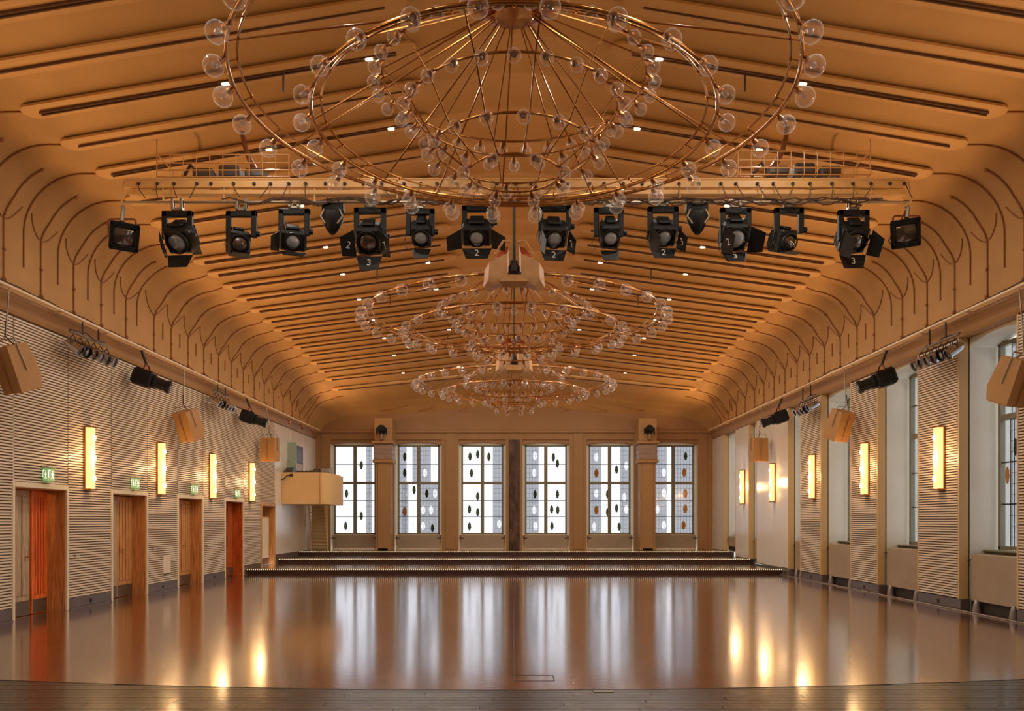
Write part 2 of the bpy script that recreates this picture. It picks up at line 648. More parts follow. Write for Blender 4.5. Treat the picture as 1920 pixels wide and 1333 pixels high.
# ------------------------------------------------------------------ ceiling
mb = MB()
ys = []
y = Y0
while y < YB - 1e-6:
    ys.append(y)
    y += 0.065 if y > 7 else 0.13
ys.append(YB)
ts = [0.0, 0.5, 0.8] + [1 + i / 20 for i in range(21)] + [2.25, 2.5, 2.75, 3.0] + [3 + i / 12 for i in range(1, 13)]
row = [(s, t) for s, t in [(-1, t) for t in ts] + [(1, t) for t in reversed(ts[:-1])]]
nr = len(row)
vs = [S(yy, t, s) for yy in ys for s, t in row]
fs = [(j * nr + i, j * nr + i + 1, (j + 1) * nr + i + 1, (j + 1) * nr + i) for j in range(len(ys) - 1) for i in range(nr - 1)]
mb.add(vs, fs)
ceiling = mb.build('ceiling', M['vault'], smooth='all', recalc=False)
tag(ceiling, 'tan painted vaulted ceiling with ribs, coved sides and line mouldings', 'ceiling', kind='structure')


def make_rib(Y, side, dark_double):
    x_in, x_out, w = 1.62, 7.0, 0.19
    out = []
    for k in range(9):
        a = -PI / 2 + PI * k / 8
        out.append((x_out + cos(a) * w, sin(a) * w))
    for k in range(9):
        a = PI / 2 + PI * k / 8
        out.append((x_in + cos(a) * w, sin(a) * w))
    cxm = (x_in + x_out) / 2

    def zz(x, yy):
        he, sl = interp(HE, yy), interp(SL, yy)
        return HC + he + sl * (6.9 - max(min(x, 6.9), 0.25))
    rings = []
    for inset, drop in ((0.0, -0.015), (0.0, 0.022), (0.05, 0.040)):
        ring = []
        for x, v in out:
            k = 1 - inset / w
            cx = x_out if x > x_out else (x_in if x < x_in else x)
            xx, vv = cx + (x - cx) * k, v * k
            ring.append(Vector((side * xx, Y + vv, zz(xx, Y + vv) - drop)))
        rings.append(ring)
    n = len(out)
    b = MB()
    vs = [p for r in rings for p in r]
    fs = []
    for r in range(2):
        for i in range(n):
            j = (i + 1) % n
            fs.append((r * n + i, r * n + j, (r + 1) * n + j, (r + 1) * n + i))
    fs.append(tuple(range(2 * n, 3 * n)))
    b.add(vs, fs)
    rib = b.build('ceiling_rib', M['rib'], ceiling, smooth=True)
    s = MB()
    offs = (-0.032, 0.032) if dark_double else (0.0,)
    for o in offs:
        hw = 0.012
        for xa, xb in ((1.72, 6.92),):
            za, zb = zz(xa, Y) - 0.041, zz(xb, Y) - 0.041
            vs = []
            for x, z in ((xa, za), (xb, zb)):
                for dy in (-hw, hw):
                    for dz in (-0.012, 0.02):
                        vs.append((side * x, Y + o + dy, z + dz))
            s.add(vs, [(0, 1, 3, 2), (4, 6, 7, 5), (0, 4, 5, 1), (2, 3, 7, 6), (0, 2, 6, 4), (1, 5, 7, 3)])
    s.build('groove_shade_strip', M['groove_shade'], rib)
    return rib, zz


for i, Y in enumerate(RIBS):
    if Y < 5:
        continue
    for s in (-1, 1):
        rib, zz = make_rib(Y, s, i % 2 == 1 or Y > 19)
        if i % 2 == (RIBS.index(12.0) % 2) and Y > 5:
            for x in (2.12, 4.22):
                z = zz(x, Y) - 0.06
                b = MB().bevbox(s * x - 0.055, s * x + 0.055, Y - 0.03, Y + 0.03, z - 0.015, z + 0.02, 0.012)
                b.build('downlight', M['ceil_lamp'], rib, smooth=True)
                lamp('downlight_lamp', 'AREA', (s * x, Y, z - 0.06), DOWN_W, (1.0, 0.90, 0.78), 0.07, direction=(0, 0, -1))
        if Y in (12.0, 20.22, 22.34, 26.67):
            z = zz(3.37, Y) - 0.05
            MB().tube([(s * 3.37, Y, z + 0.02), (s * 3.37, Y, z - 0.26)], 0.016, 6).build('hanging_pin', M['cable'], rib)

# line mouldings (stems, valley lines, tongue outlines) laid on the vault
for s in (-1, 1):
    for Y in STEMS:
        if Y < 6:
            continue
        he = interp(HE, Y)
        t0 = (3.99 - 3.74) / (he - 1.03 - 3.74)
        top = 1.72 if Y < 19 else 2.85
        b = MB()
        n = 18
        b.tube([S(Y, t0 + (top - t0) * k / n, s, 0.012) for k in range(n + 1)], 0.016, 6)
        for tt, r in ((t0, 0.042), (0.62, 0.03), (top if Y < 19 else 1.5, 0.034)):
            p = S(Y, tt, s, 0.02)
            b.lathe([(0.001, -r), (r * .7, -r * .7), (r, 0), (r * .7, r * .7), (0.001, r)], 8, Matrix.Translation(p))
        b.build('stem_moulding', M['line'], ceiling, smooth=True)
        # tongue outline either side of the stem
        i = STEMS.index(Y)
        if 0 < i < len(STEMS) - 1:
            pts = []
            for k in range(-10, 11):
                f = (0.37 if Y < NEAR_END else 0.485) * k / 10
                yy = Y + f * ((STEMS[i + 1] - Y) if f > 0 else (Y - STEMS[i - 1]))
                pts.append(S(yy, tongue_start(f, Y < NEAR_END) + 0.02, s, 0.008))
            MB().tube(pts, 0.013, 6).build('tongue_moulding', M['line'], ceiling, smooth=True)
    for Y in NEAR_RIBS:
        if Y < 6:
            continue
        he = interp(HE, Y)
        t0 = (4.36 - 3.74) / (he - 1.03 - 3.74)
        n = 22
        MB().tube([S(Y, t0 + (2.75 - t0) * k / n, s, 0.012) for k in range(n + 1)], 0.016, 6).build('valley_moulding', M['line'], ceiling, smooth=True)
    for a, c in zip(FAR_STEMS, FAR_STEMS[1:] + [33.5]):
        Y = (a + c) / 2
        he = interp(HE, Y)
        k = (he - 1.03 - 3.74)
        MB().tube([S(Y, (4.36 - 3.74) / k, s, 0.01), S(Y, min(1.0, (4.80 - 3.74) / k), s, 0.01)], 0.018, 6).build('short_moulding', M['line'], ceiling)

# ------------------------------------------------------------------ floor, platform, stage
floor = MB().box(-9.2, 9.2, Y0, 26.2, -0.2, 0.0).build('floor', M['floor'])
tag(floor, 'waxed red brown parquet hall floor reflecting the windows', 'floor', kind='structure')
STEP_Y = (25.9, 29.4, 32.2)
for k, yf in enumerate(STEP_Y):
    top = 0.16 * (k + 1)
    ye = STEP_Y[k + 1] if k < 2 else YB
    xr = 8.62
    st = MB().box(-XW + 0.03, xr, yf + 0.02, ye + 0.3 if k < 2 else ye, top - 0.16 if k else 0.0, top).build('platform_step', M['platform'])
    nm = ('lowest', 'middle', 'topmost')[k]
    tag(st, nm + ' of the three broad parquet platform steps below the rear windows', 'step', 'platform steps', kind='structure')
    MB().box(-XW, xr, yf, yf + 0.02, top - 0.16, top - 0.045).build('riser', M['riser'], st)
    MB().box(-XW, xr, yf - 0.015, yf + 0.04, top - 0.045, top + 0.004).build('nosing', M['riser'], st)
    b = MB()
    n = int(2 * XW / 0.063)
    for i in range(n):
        x = -XW + 0.05 + i * 0.063
        b.lathe([(0.011, 0.0), (0.008, 0.006), (0.002, 0.009)], 5, Matrix.Translation((x, yf - 0.012, top + 0.003)), cap0=False)
        b.box(x - 0.009, x + 0.009, yf - 0.022, yf - 0.014, top - 0.014, top + 0.002)
    tag(b.build('edge_light_beads', M['bead'], st), kind='stuff')


def apron_edge(x):
    return 8.16 + 0.0185 * x * x + 0.004 * x


stage = empty('stage_apron', (0, 0, 0))
tag(stage, 'dark planked stage apron with curved edge in front of the parquet', 'stage', kind='structure')
y = 3.0
r = 0
while y < 9.7:
    y2 = y + 0.118
    x = -9.0 + (r * 0.77) % 2.2
    xs = [-9.0]
    while x < 9.0:
        if x - xs[-1] > 0.3:
            xs.append(x)
        x += 2.2
    xs.append(9.0)
    for xa, xb in zip(xs, xs[1:]):
        m = 8
        top, bot = [], []
        for k in range(m + 1):
            xx = xa + 0.003 + (xb - xa - 0.006) * k / m
            e = min(y2 - 0.009, apron_edge(xx))
            if e > y + 0.004:
                bot.append((xx, y))
                top.append((xx, e))
        if len(bot) >= 2:
            dz = 0.0006 * random.random()
            MB().prism(bot + top[::-1], 'z', 0.0035, 0.012 + dz).build('stage_plank', M['stage'] if random.random() < 0.6 else M['stage_b'], stage)
    y = y2
    r += 1
MB().prism([(-8.6, 2.9)] + [(8.6, 2.9)] + [(8.4 - 16.8 * k / 30, apron_edge(8.4 - 16.8 * k / 30)) for k in range(31)], 'z', 0.0005, 0.003).build('underlay', M['nosing'], stage)
MB().bevbox(0.78, 0.98, 8.06, 8.12, 0.011, 0.022, 0.004).build('metal_tab', M['steel'], stage)
pts = [(-8.4 + 16.8 * k / 60, apron_edge(-8.4 + 16.8 * k / 60) + 0.012, 0.004) for k in range(61)]
MB().tube(pts, 0.012, 6).build('edge_strip', M['nosing'], stage)
# floor hatches let into the parquet
for (x0, x1, yy0, yy1) in ((0.0, 0.43, 8.70, 9.02),):
    b = MB()
    e = 0.010
    for q in ((x0, x1, yy0, yy0 + e), (x0, x1, yy1 - e, yy1), (x0, x0 + e, yy0, yy1), (x1 - e, x1, yy0, yy1)):
        b.box(q[0], q[1], q[2], q[3], -0.002, 0.002)
    b.build('hatch_seam', M['nosing'], floor)

# ------------------------------------------------------------------ slatted acoustic panels
PANELS = {}


def slat_panel(parent, ya, yb, za, zb, side, x_face=XW, name='acoustic_panel'):
    """wooden slats with dark grooves between them: real ridges joined into one panel"""
    key = (round(yb - ya, 2), round(zb - za, 2), side)
    if key not in PANELS:
        w, h = yb - ya, zb - za
        n = int(h / 0.05)
        p = h / n
        b = MB()
        vs, fs = [], []
        for k in range(n):
            z = k * p
            i = len(vs)
            pr = ((0.022, z), (0.0, z + 0.004), (0.0, z + p * 0.60), (0.022, z + p * 0.68))
            for dx, zz in pr:
                for yy in (0.008, w - 0.008):
                    vs.append((side * (dx - 0.02), yy, zz))
            for a in range(3):
                fs.append((i + 2 * a, i + 2 * a + 1, i + 2 * a + 3, i + 2 * a + 2))
        b.add(vs, fs)
        o = b.build(name, M['slats'], parent, recalc=True)
        PANELS[key] = o.data
    else:
        o = link(name, PANELS[key], parent)
    o.location = (side * x_face, ya, za)
    tag(o, kind='stuff')
    return o


# ------------------------------------------------------------------ left wall with doors
DOORS = [(13.86, 15.46, 0.0, 2.27), (17.25, 18.83, 0.0, 2.27), (20.63, 22.2, 0.0, 2.27), (24.0, 25.55, 0.0, 2.27), (27.45, 28.9, 0.16, 2.2)]
wl = MB()
yprev = Y0
for (a, c, zb, zt) in DOORS:
    wl.box(-9.0, -XW, yprev, a, 0, 5.5)
    wl.box(-9.0, -XW, a, c, zt, 5.5)
    yprev = c
wl.box(-9.0, -XW, yprev, YB + 0.4, 0, 5.5)
wall_left = wl.build('wall_left', M['slatback'])
tag(wall_left, 'left hall wall of cream slatted panels with five door openings', 'wall', kind='structure')
yprev = 6.9
for (a, c, zb, zt) in DOORS:
    zlo = 0.23
    if a - yprev > 2.5:
        half = (a - yprev) / 4
        for q in range(4):
            slat_panel(wall_left, yprev + q * half, yprev + (q + 1) * half, zlo, 5.15, -1)
    else:
        slat_panel(wall_left, yprev + 0.06, a - 0.06, zlo if a < 26 else 0.3, 5.15, -1)
    slat_panel(wall_left, a - 0.06, c + 0.06, zt + 0.10, 5.15, -1)
    yprev = c
for q in range(3):
    d = (YB - 28.96) / 3
    b = MB().bevbox(-XW - 0.001, -XW + 0.02, 28.96 + q * d + 0.006, 28.96 + (q + 1) * d - 0.006, 0.5, 5.15, 0.006)
    b.build('smooth_panel', M['satin'], wall_left)
# skirting with low grilles
prevs = [(6.0, 13.80), (15.52, 17.19), (18.89, 20.57), (22.26, 23.94)]
base_l = empty('baseboard_left', (0, 0, 0))
tag(base_l, 'grey metal skirting along the left wall between the doors', 'skirting', kind='structure')
for a, c in prevs + [(25.6, 25.95)]:
    b = MB().bevbox(-XW - 0.01, -XW + 0.02, a, c, 0.03, 0.22, 0.005)
    b.box(-XW - 0.01, -XW + 0.035, a, c, 0.0, 0.03)
    k = b.build('skirting_board', M['base'], base_l)
    m = (a + c) / 2
    MB().bevbox(-XW + 0.018, -XW + 0.03, m - 0.04, m + 0.04, 0.08, 0.15, 0.004).build('socket', M['hole'], k)


def lever(parent, M4, mat):
    b = MB()
    b.bevbox(-0.02, 0.02, -0.008, 0.008, -0.12, 0.05, 0.004, M4)
    b.tube([M4 @ Vector((0, 0, 0)), M4 @ Vector((0, -0.055, 0)), M4 @ Vector((0.03, -0.06, 0)), M4 @ Vector((0.13, -0.06, 0))], 0.011, 8)
    return b.build('handle', mat, parent, smooth=True)


def door_leaf(parent, y0, y1, z0, z1, x, mat, ang=0.0, hinge=None, handle_at=None, slats=4, white=False):
    """leaf lying in the wall plane (x constant); vertical raised battens, kick plate, lever"""
    hy = y0 if hinge is None else hinge
    T = Matrix.Translation((x, hy, 0)) @ Matrix.Rotation(ang, 4, 'Z') @ Matrix.Translation((-x, -hy, 0))
    leaf = MB().bevbox(x - 0.04, x, y0 + 0.004, y1 - 0.004, z0 + 0.01, z1 - 0.01, 0.004, T).build('door_leaf', mat, parent)
    w = (y1 - y0 - 0.16) / slats
    for k in range(slats):
        ya = y0 + 0.08 + k * w
        MB().bevbox(x - 0.002, x + 0.02, ya + 0.018, ya + w - 0.018, z0 + 0.36, z1 - 0.12, 0.006, T).build('batten', mat, leaf)
    MB().bevbox(x, x + 0.006, y0 + 0.03, y1 - 0.03, z0 + 0.02, z0 + 0.27, 0.002, T).build('kick_plate', M['kick'], leaf)
    if handle_at is not None:
        ya = handle_at
        d = 1 if ya < (y0 + y1) / 2 else -1
        R = T @ Matrix.Translation((x + 0.008, ya, 1.05 + z0)) @ Matrix.Rotation(PI / 2, 4, 'Z')
        if d < 0:
            R = R @ Matrix.Rotation(PI, 4, 'Y')
        lever(leaf, R, M['brass_dark'])
    return leaf


XD = -8.74
for i, (a, c, zb, zt) in enumerate(DOORS):
    d = empty('door_%d' % (i + 1), (0, 0, 0))
    which = ['nearest door on the left wall, one leaf open onto an orange lit passage',
             'second door from the camera on the left wall, both grooved leaves shut',
             'third door on the left wall, before the fourth wall sconce',
             'fourth door on the left wall, reddish and just before the platform',
             'narrow farthest door standing on the lowest platform step'][i]
    tag(d, which, 'door', kind='structure')
    # casing round the opening
    b = MB()
    for y0_, y1_, z0_, z1_ in ((a - 0.07, a, zb, zt + 0.09), (c, c + 0.07, zb, zt + 0.09), (a, c, zt, zt + 0.09)):
        b.bevbox(-XW - 0.01, -XW + 0.035, y0_, y1_, z0_, z1_, 0.006)
    b.build('door_frame', M['cream_light'] if i < 4 else M['door'], d)
    jm = M['jamb'] if i != 3 else M['door_red']
    b = MB()
    b.box(-9.0, -XW, c - 0.012, c, zb, zt)
    b.build('jamb', jm, d)
    MB().box(-9.0, -XW, a, a + 0.012, zb, zt).build('jamb', jm, d)
    MB().box(-9.0, -XW, a + 0.012, c - 0.012, zt - 0.012, zt).build('head_jamb', jm, d)
    mid = a + (c - a) * 0.60
    if i == 0:
        door_leaf(d, a + 0.03, mid, zb, zt - 0.02, XD, M['door_grey'], handle_at=mid - 0.10)
        door_leaf(d, mid + 0.04, c - 0.09, zb, zt - 0.02, XD + 0.01, M['door_lamplit'], slats=4)
    elif i in (1, 2):
        door_leaf(d, a + 0.03, mid - 0.12, zb, zt - 0.02, XD, M['door_grey'], slats=3)
        door_leaf(d, mid - 0.12, c - 0.02, zb, zt - 0.02, XD, M['door'], handle_at=mid + 0.0, slats=4)
    elif i == 3:
        door_leaf(d, a + 0.03, c - 0.5, zb, zt - 0.02, XD - 0.1, M['door_red'], slats=4)
        door_leaf(d, c - 0.5, c - 0.02, zb, zt - 0.02, XD, M['door_red'], slats=2)
    else:
        lf = door_leaf(d, a + 0.05, c - 0.05, zb, zt - 0.35, XD + 0.12, M['door'], slats=2)
        MB().bevbox(XD + 0.12, XD + 0.15, a + 0.35, c - 0.12, zb + 0.25, zt - 0.4, 0.008).build('white_panel', M['cream_light'], lf)
    # passage behind the door
    b = MB()
    b.box(-11.6, -11.5, a - 1.0, c + 1.0, 0, 2.9)
    b.box(-11.5, -9.0, a - 1.0, a - 0.95, 0, 2.9)
    b.box(-11.5, -9.0, c + 0.95, c + 1.0, 0, 2.9)
    b.box(-11.6, -9.0, a - 1.0, c + 1.0, 2.9, 3.0)
    b.box(-11.6, -9.0, a - 1.0, c + 1.0, -0.1, zb)
    b.build('passage_wall', M['darkwall'], d)
lamp('passage_lamp', 'POINT', (-10.3, 14.5, 2.55), 60, (1.0, 0.42, 0.12), 0.12)
lamp('passage_lamp', 'POINT', (-10.3, 24.7, 2.6), 25, (1.0, 0.45, 0.15), 0.12)

# small wall fittings beside the doors
for i, (y, z) in enumerate(((15.75, 1.03), (19.15, 1.03), (22.5, 1.03), (25.85, 1.03))):
    t = empty('door_holder', (-XW + 0.02, y, z))
    tag(t, 'small grey latch on the wall right of the %s left door' % ('nearest', 'second', 'third', 'fourth')[i], 'door latch', 'door latches')
    MB().bevbox(0, 0.02, -0.02, 0.02, -0.02, 0.02, 0.005).build('plate', M['steel'], t)
    MB().tube([(0.02, 0, 0), (0.05, 0.01, 0), (0.05, 0.07, 0)], 0.009, 8).build('latch_bar', M['steel'], t, smooth=True)
hl = MB().bevbox(-XW + 0.0, -XW + 0.024, 19.75, 20.15, 0.42, 0.86, 0.004).build('access_hatch', M['slats'], wall_left)
MB().box(-XW + 0.0, -XW + 0.026, 19.75, 20.2, 0.40, 0.42).build('hatch_gap', M['nosing'], hl)

# exit signs
for i, (a, c, zb, zt) in enumerate(DOORS[:4]):
    t = empty('exit_sign', (-XW + 0.03, (a + c) / 2 + 0.12, zt + 0.13))
    tag(t, 'small green exit sign above the %s left door' % ('nearest', 'second', 'third', 'fourth')[i], 'exit sign', 'exit signs over the left doors')
    MB().bevbox(0.0, 0.09, -0.12, 0.12, 0.0, 0.24, 0.01).build('case', M['sign'], t)
    MB().bevbox(-0.01, 0.12, -0.13, 0.13, 0.24, 0.29, 0.01).build('cap', M['cream_light'], t)
    b = MB()   # arrow and running figure, on the face towards the hall and the face towards the stage
    for face in (0, 1):
        def q(u, w, face=face):
            return (0.093, u * 0.72, w * 0.70) if face == 0 else (0.045 + u * 0.28, -0.123, w * 0.70)
        def bar(u0, w0, u1, w1, th):
            p0, p1 = Vector((u0, w0)), Vector((u1, w1))
            n_ = (p1 - p0).orthogonal().normalized() * th
            c4 = [p0 + n_, p0 - n_, p1 - n_, p1 + n_]
            b.add([q(*p) for p in c4], [(0, 1, 2, 3)])
        bar(-0.12, 0.10, -0.12, 0.28, 0.012)
        bar(-0.12, 0.28, -0.04, 0.28, 0.012)
        bar(0.05, 0.24, 0.05, 0.15, 0.024)
        bar(0.05, 0.28, 0.05, 0.255, 0.020)
        bar(0.05, 0.15, 0.00, 0.06, 0.012)
        bar(0.05, 0.15, 0.11, 0.07, 0.012)
        bar(0.05, 0.22, 0.11, 0.17, 0.010)
        bar(0.05, 0.22, -0.01, 0.17, 0.010)
    b.build('pictogram', M['sign_white'], t, recalc=False)

# ------------------------------------------------------------------ right wall with niches
NICHES = [(3.5, 5.3), (6.9, 8.7), (10.3, 12.1), (13.78, 15.57), (17.17, 19.05), (20.6, 22.56), (24.2, 25.25), (28.57, 29.5), (31.3, 33.1)]
XP, XG = 8.64, 9.10       # plaster wall face, glazing plane
SILL = 1.12


def zbase(y):
    return 0.0 if y < 26 else (0.16 if y < 29.4 else (0.32 if y < 32.2 else 0.48))


wr = MB()
yprev = Y0
for (a, c) in NICHES:
    wr.box(XP, 9.45, yprev, a, 0, 5.5)
    wr.box(XG + 0.0, 9.45, a, c, 0, SILL)
    # arched head
    n = 10
    pts = [(a + (c - a) * k / n, NICHE_TOP - 0.02 - 0.14 * ((2 * k / n - 1) ** 2)) for k in range(n + 1)]
    wr.prism(pts + [(c, 5.5), (a, 5.5)], 'x', XP, 9.45)
    yprev = c
wr.box(XP, 9.45, yprev, YB + 0.4, 0, 5.5)
wall_right = wr.build('wall_right', M['plaster'])
tag(wall_right, 'right hall wall with deep white window niches between slatted piers', 'wall', kind='structure')
# slatted piers in front of the plaster
PIERS = []
yprev = Y0
for (a, c) in NICHES + [(YB, YB)]:
    PIERS.append((yprev, a))
    yprev = c
for (a, c) in PIERS:
    if c - a < 0.2 or c < 5:
        continue
    zb = max(0.23, zbase((a + c) / 2) + 0.02)
    b = MB()
    b.box(XW + 0.005, XP, a + 0.012, c - 0.012, zb, 5.16)
    pc = b.build('pier_core', M['slatback'], wall_right)
    b = MB()
    for ya, yb_ in ((a, a + 0.045), (c - 0.045, c)):
        b.bevbox(XW - 0.022, XP - 0.028, ya, yb_, zb - 0.02, 5.16, 0.005)
    b.build('pier_casing', M['casing'], wall_right)
    if c > 24.9:
        MB().bevbox(XW - 0.018, XW + 0.006, a + 0.05, (a + c) / 2 - 0.004, zb, 5.15, 0.004).build('smooth_panel', M['satin'], wall_right)
        MB().bevbox(XW - 0.018, XW + 0.006, (a + c) / 2 + 0.004, c - 0.05, zb, 5.15, 0.004).build('smooth_panel', M['satin'], wall_right)
    else:
        slat_panel(wall_right, a + 0.045, c - 0.045, zb, 5.15, 1)
base_r = empty('baseboard_right', (0, 0, 0))
tag(base_r, 'grey skirting and thin white cable duct along the right wall', 'skirting', kind='structure')
for (a, c) in PIERS:
    if c - a < 0.2 or c < 5 or a > 25.5:
        continue
    k = MB().bevbox(XW - 0.0, XP, a - 0.02, min(c, 25.9) + 0.02, 0.0, 0.215, 0.006).build('skirting_board', M['base'], base_r)
    m = (a + min(c, 25.9)) / 2
    MB().bevbox(XW - 0.012, XW, m - 0.04, m + 0.04, 0.07, 0.14, 0.004).build('socket', M['hole'], k)
MB().bevbox(XW - 0.09, XW - 0.05, 6.0, 25.85, 0.0, 0.022, 0.004).build('cable_duct', M['steel'], base_r)

NLAB = ['nearest', 'second', 'third', 'fourth', 'fifth', 'farthest']


def leaf_poly(w, h, n=10, jag=0.0):
    pts = []
    for k in range(2 * n):
        a = 2 * PI * k / (2 * n)
        rr = 1.0 + (jag if k % 2 else -jag)
        pts.append((0.5 * w * sin(a) * rr * (1 - 0.15 * abs(cos(a))), 0.5 * h * cos(a) * (1 + 0.05 * jag)))
    return pts


def flat_poly(pts, M4, name, mat, parent, th=0.008):
    b = MB()
    b.prism(pts, 'z', -th / 2, th / 2, M4)
    return b.build(name, mat, parent)


def build_window(name, label, M4, half_w, z0, z1, strips, orns, z_tr, parent_kind='structure', mull=True):
    """M4: local x along the width, y outward, z up (world height). strips: (x0,x1,z0,z1); orns: (x,z,w,h,kind)"""
    win = empty(name, (0, 0, 0))
    tag(win, label, 'window', kind=parent_kind)

    def bx(b, x0, x1, y0, y1, za, zb):
        b.bevbox(x0, x1, y0, y1, za, zb, 0.008, M4)
    b = MB()
    fw = 0.075
    bx(b, -half_w - 0.0, -half_w + fw, -0.05, 0.06, z0, z1)
    bx(b, half_w - fw, half_w + 0.0, -0.05, 0.06, z0, z1)
    bx(b, -half_w, half_w, -0.05, 0.06, z0, z0 + fw)
    bx(b, -half_w, half_w, -0.05, 0.06, z1 - fw, z1)
    b.build('window_frame', M['frame'], win)
    b = MB()
    bx(b, -half_w + fw, half_w - fw, -0.07, 0.05, z_tr - 0.055, z_tr + 0.055)
    b.build('transom', M['frame'], win)
    if mull:
        b = MB()
        bx(b, -0.075, 0.075, -0.06, 0.05, z0 + fw, z1 - fw)
        b.build('mullion', M['frame'], win)
    cols = [(-half_w + fw, -0.075), (0.075, half_w - fw)] if mull else [(-half_w + fw, half_w - fw)]
    lo, hi = z0 + fw, z1 - fw
    rows = [(lo + (z_tr - 0.055 - lo) * k / 3, lo + (z_tr - 0.055 - lo) * (k + 1) / 3) for k in range(3)]
    rows += [(z_tr + 0.055 + (hi - z_tr - 0.055) * k / 2, z_tr + 0.055 + (hi - z_tr - 0.055) * (k + 1) / 2) for k in range(2)]
    for xa, xb in cols:
        for za, zb in rows:
            MB().box(xa + 0.004, xb - 0.004, -0.004, 0.004, za + 0.004, zb - 0.004, M4).build('pane', M['pane'], win)
        b = MB()
        for za, zb in (rows[0], rows[1], rows[3]):
            b.box(xa, xb, -0.012, 0.012, zb - 0.012, zb + 0.012, M4)
        b.build('glazing_bar', M['lead'], win)
    from mathutils.geometry import tessellate_polygon
    for (xa, xb, za, zb) in strips:
        # one sheet of grey glass, cut out where a clear inset sits
        loops = [[Vector((xa, za, 0)), Vector((xb, za, 0)), Vector((xb, zb, 0)), Vector((xa, zb, 0))]]
        for (x, z, w, h, kd) in orns:
            if kd == 'w' and xa + w / 2 + 0.012 < x < xb - w / 2 - 0.012 and za + h / 2 + 0.012 < z < zb - h / 2 - 0.012:
                loops.append([Vector((x + u, z + v, 0)) for u, v in leaf_poly(w, h, 9, 0.04)])
        tris = tessellate_polygon(loops)
        flat = [p for lp in loops for p in lp]
        gm = MB().add([M4 @ Vector((p.x, -0.018, p.y)) for p in flat], tris)
        g = gm.build('tinted_glass', M['tint'], win)
        b = MB()
        n = max(1, int(round((xb - xa) / 0.12)))
        for k in range(n + 1):
            x = xa + (xb - xa) * k / n
            b.box(x - 0.003, x + 0.003, -0.026, -0.012, za, zb, M4)
        m = max(1, int(round((zb - za) / 0.19)))
        for k in range(m + 1):
            z = za + (zb - za) * k / m
            b.box(xa, xb, -0.026, -0.012, z - 0.0035, z + 0.0035, M4)
        tag(b.build('lead_lattice', M['lead'], g), kind='stuff')
    Rx = Matrix.Rotation(PI / 2, 4, 'X')
    for (x, z, w, h, kd) in orns:
        mm = {'d': M['leaf_dark'], 'a': M['leaf_amber'], 'w': M['leaf_white']}[kd]
        T = M4 @ Matrix.Translation((x, -0.035, z)) @ Rx
        flat_poly(leaf_poly(w, h, 9, 0.10 if kd != 'w' else 0.04), T, 'leaf_inset', mm, win)
    return win


wn_no = 7
for i, (a, c) in enumerate(NICHES):
    if c < 6:
        # out of view behind the camera, only lets light in
        pass
    m = (a + c) / 2
    hw = (c - a) / 2 - 0.06
    T = Matrix.Translation((XG + 0.08, m, 0)) @ Matrix.Rotation(-PI / 2, 4, 'Z')
    zt = NICHE_TOP - 0.10
    ztr = 3.62
    st, orn = [], []
    if c > 12.5:
        st = [(-hw + 0.35, hw - 0.12, SILL + 0.08, ztr - 0.06), (-hw + 0.4, hw - 0.12, ztr + 0.06, zt - 0.08)]
        rr = random.Random(i)
        for k in range(4):
            z = 1.6 + 0.62 * k + rr.uniform(-0.1, 0.1)
            orn.append((rr.uniform(-hw + 0.3, hw - 0.3), z, 0.2, 0.46, 'w'))
            orn.append((rr.uniform(-hw + 0.2, hw - 0.2), z + 0.3, 0.12, 0.32, 'a' if k % 2 else 'd'))
        orn.append((-0.1, 4.3, 0.22, 0.42, 'w'))
    if i >= 3:
        wlab = '%s leaded niche window on the right wall' % NLAB[i - 3]
        wname = 'window_%d' % wn_no
        wn_no += 1
    else:
        continue
    build_window(wname, wlab, T, hw, SILL + 0.03, zt, st, orn, ztr, mull=False)
    MB().bevbox(XG - 0.22 + 0.0, XG + 0.03, a, c, SILL, SILL + 0.03, 0.006).build('window_sill', M['frame'], bpy.data.objects[wname])
    # heater cover below the window
    zb = zbase(m)
    ch = empty('heater_cover', (8.60, m, zb))
    tag(ch, 'grey beige heater cover under the %s niche window on the right wall' % NLAB[i - 3], 'heater cover', 'heater covers in the right niches')
    H = 1.07 - zb
    w2 = (c - a) / 2 - 0.03
    MB().bevbox(-0.01, 0.02, -w2, w2 - 0.10, 0.20, H, 0.006).build('front_panel', M['panel'], ch)
    MB().box(0.02, XG - 8.606, -w2, w2 - 0.10, H - 0.02, H).build('top_board', M['panel'], ch)
    MB().tube([(0.0, w2 - 0.10, H - 0.10), (-0.02, w2 - 0.02, H - 0.12), (0.02, w2 + 0.012, H - 0.14)], 0.012, 8).build('bracket', M['hole'], ch, smooth=True)
    MB().box(0.05, XG - 8.606, -w2, w2, 0.004, 0.20).build('plinth', M['hole'], ch)
    if zb == 0:
        for yy in (-w2 + 0.28, w2 - 0.32):
            MB().lathe([(0.075, 0.0), (0.07, 0.05), (0.055, 0.15), (0.03, 0.22), (0.004, 0.24)], 14, Matrix.Translation((-0.03, yy, 0.0))).build('foot', M['cone'], ch, smooth=True)
# plain panes in the niches behind the camera
for i, (a, c) in enumerate(NICHES[:3]):
    MB().box(XG + 0.05, XG + 0.06, a, c, SILL, NICHE_TOP - 0.03).build('side_window_pane', M['pane'], wall_right)

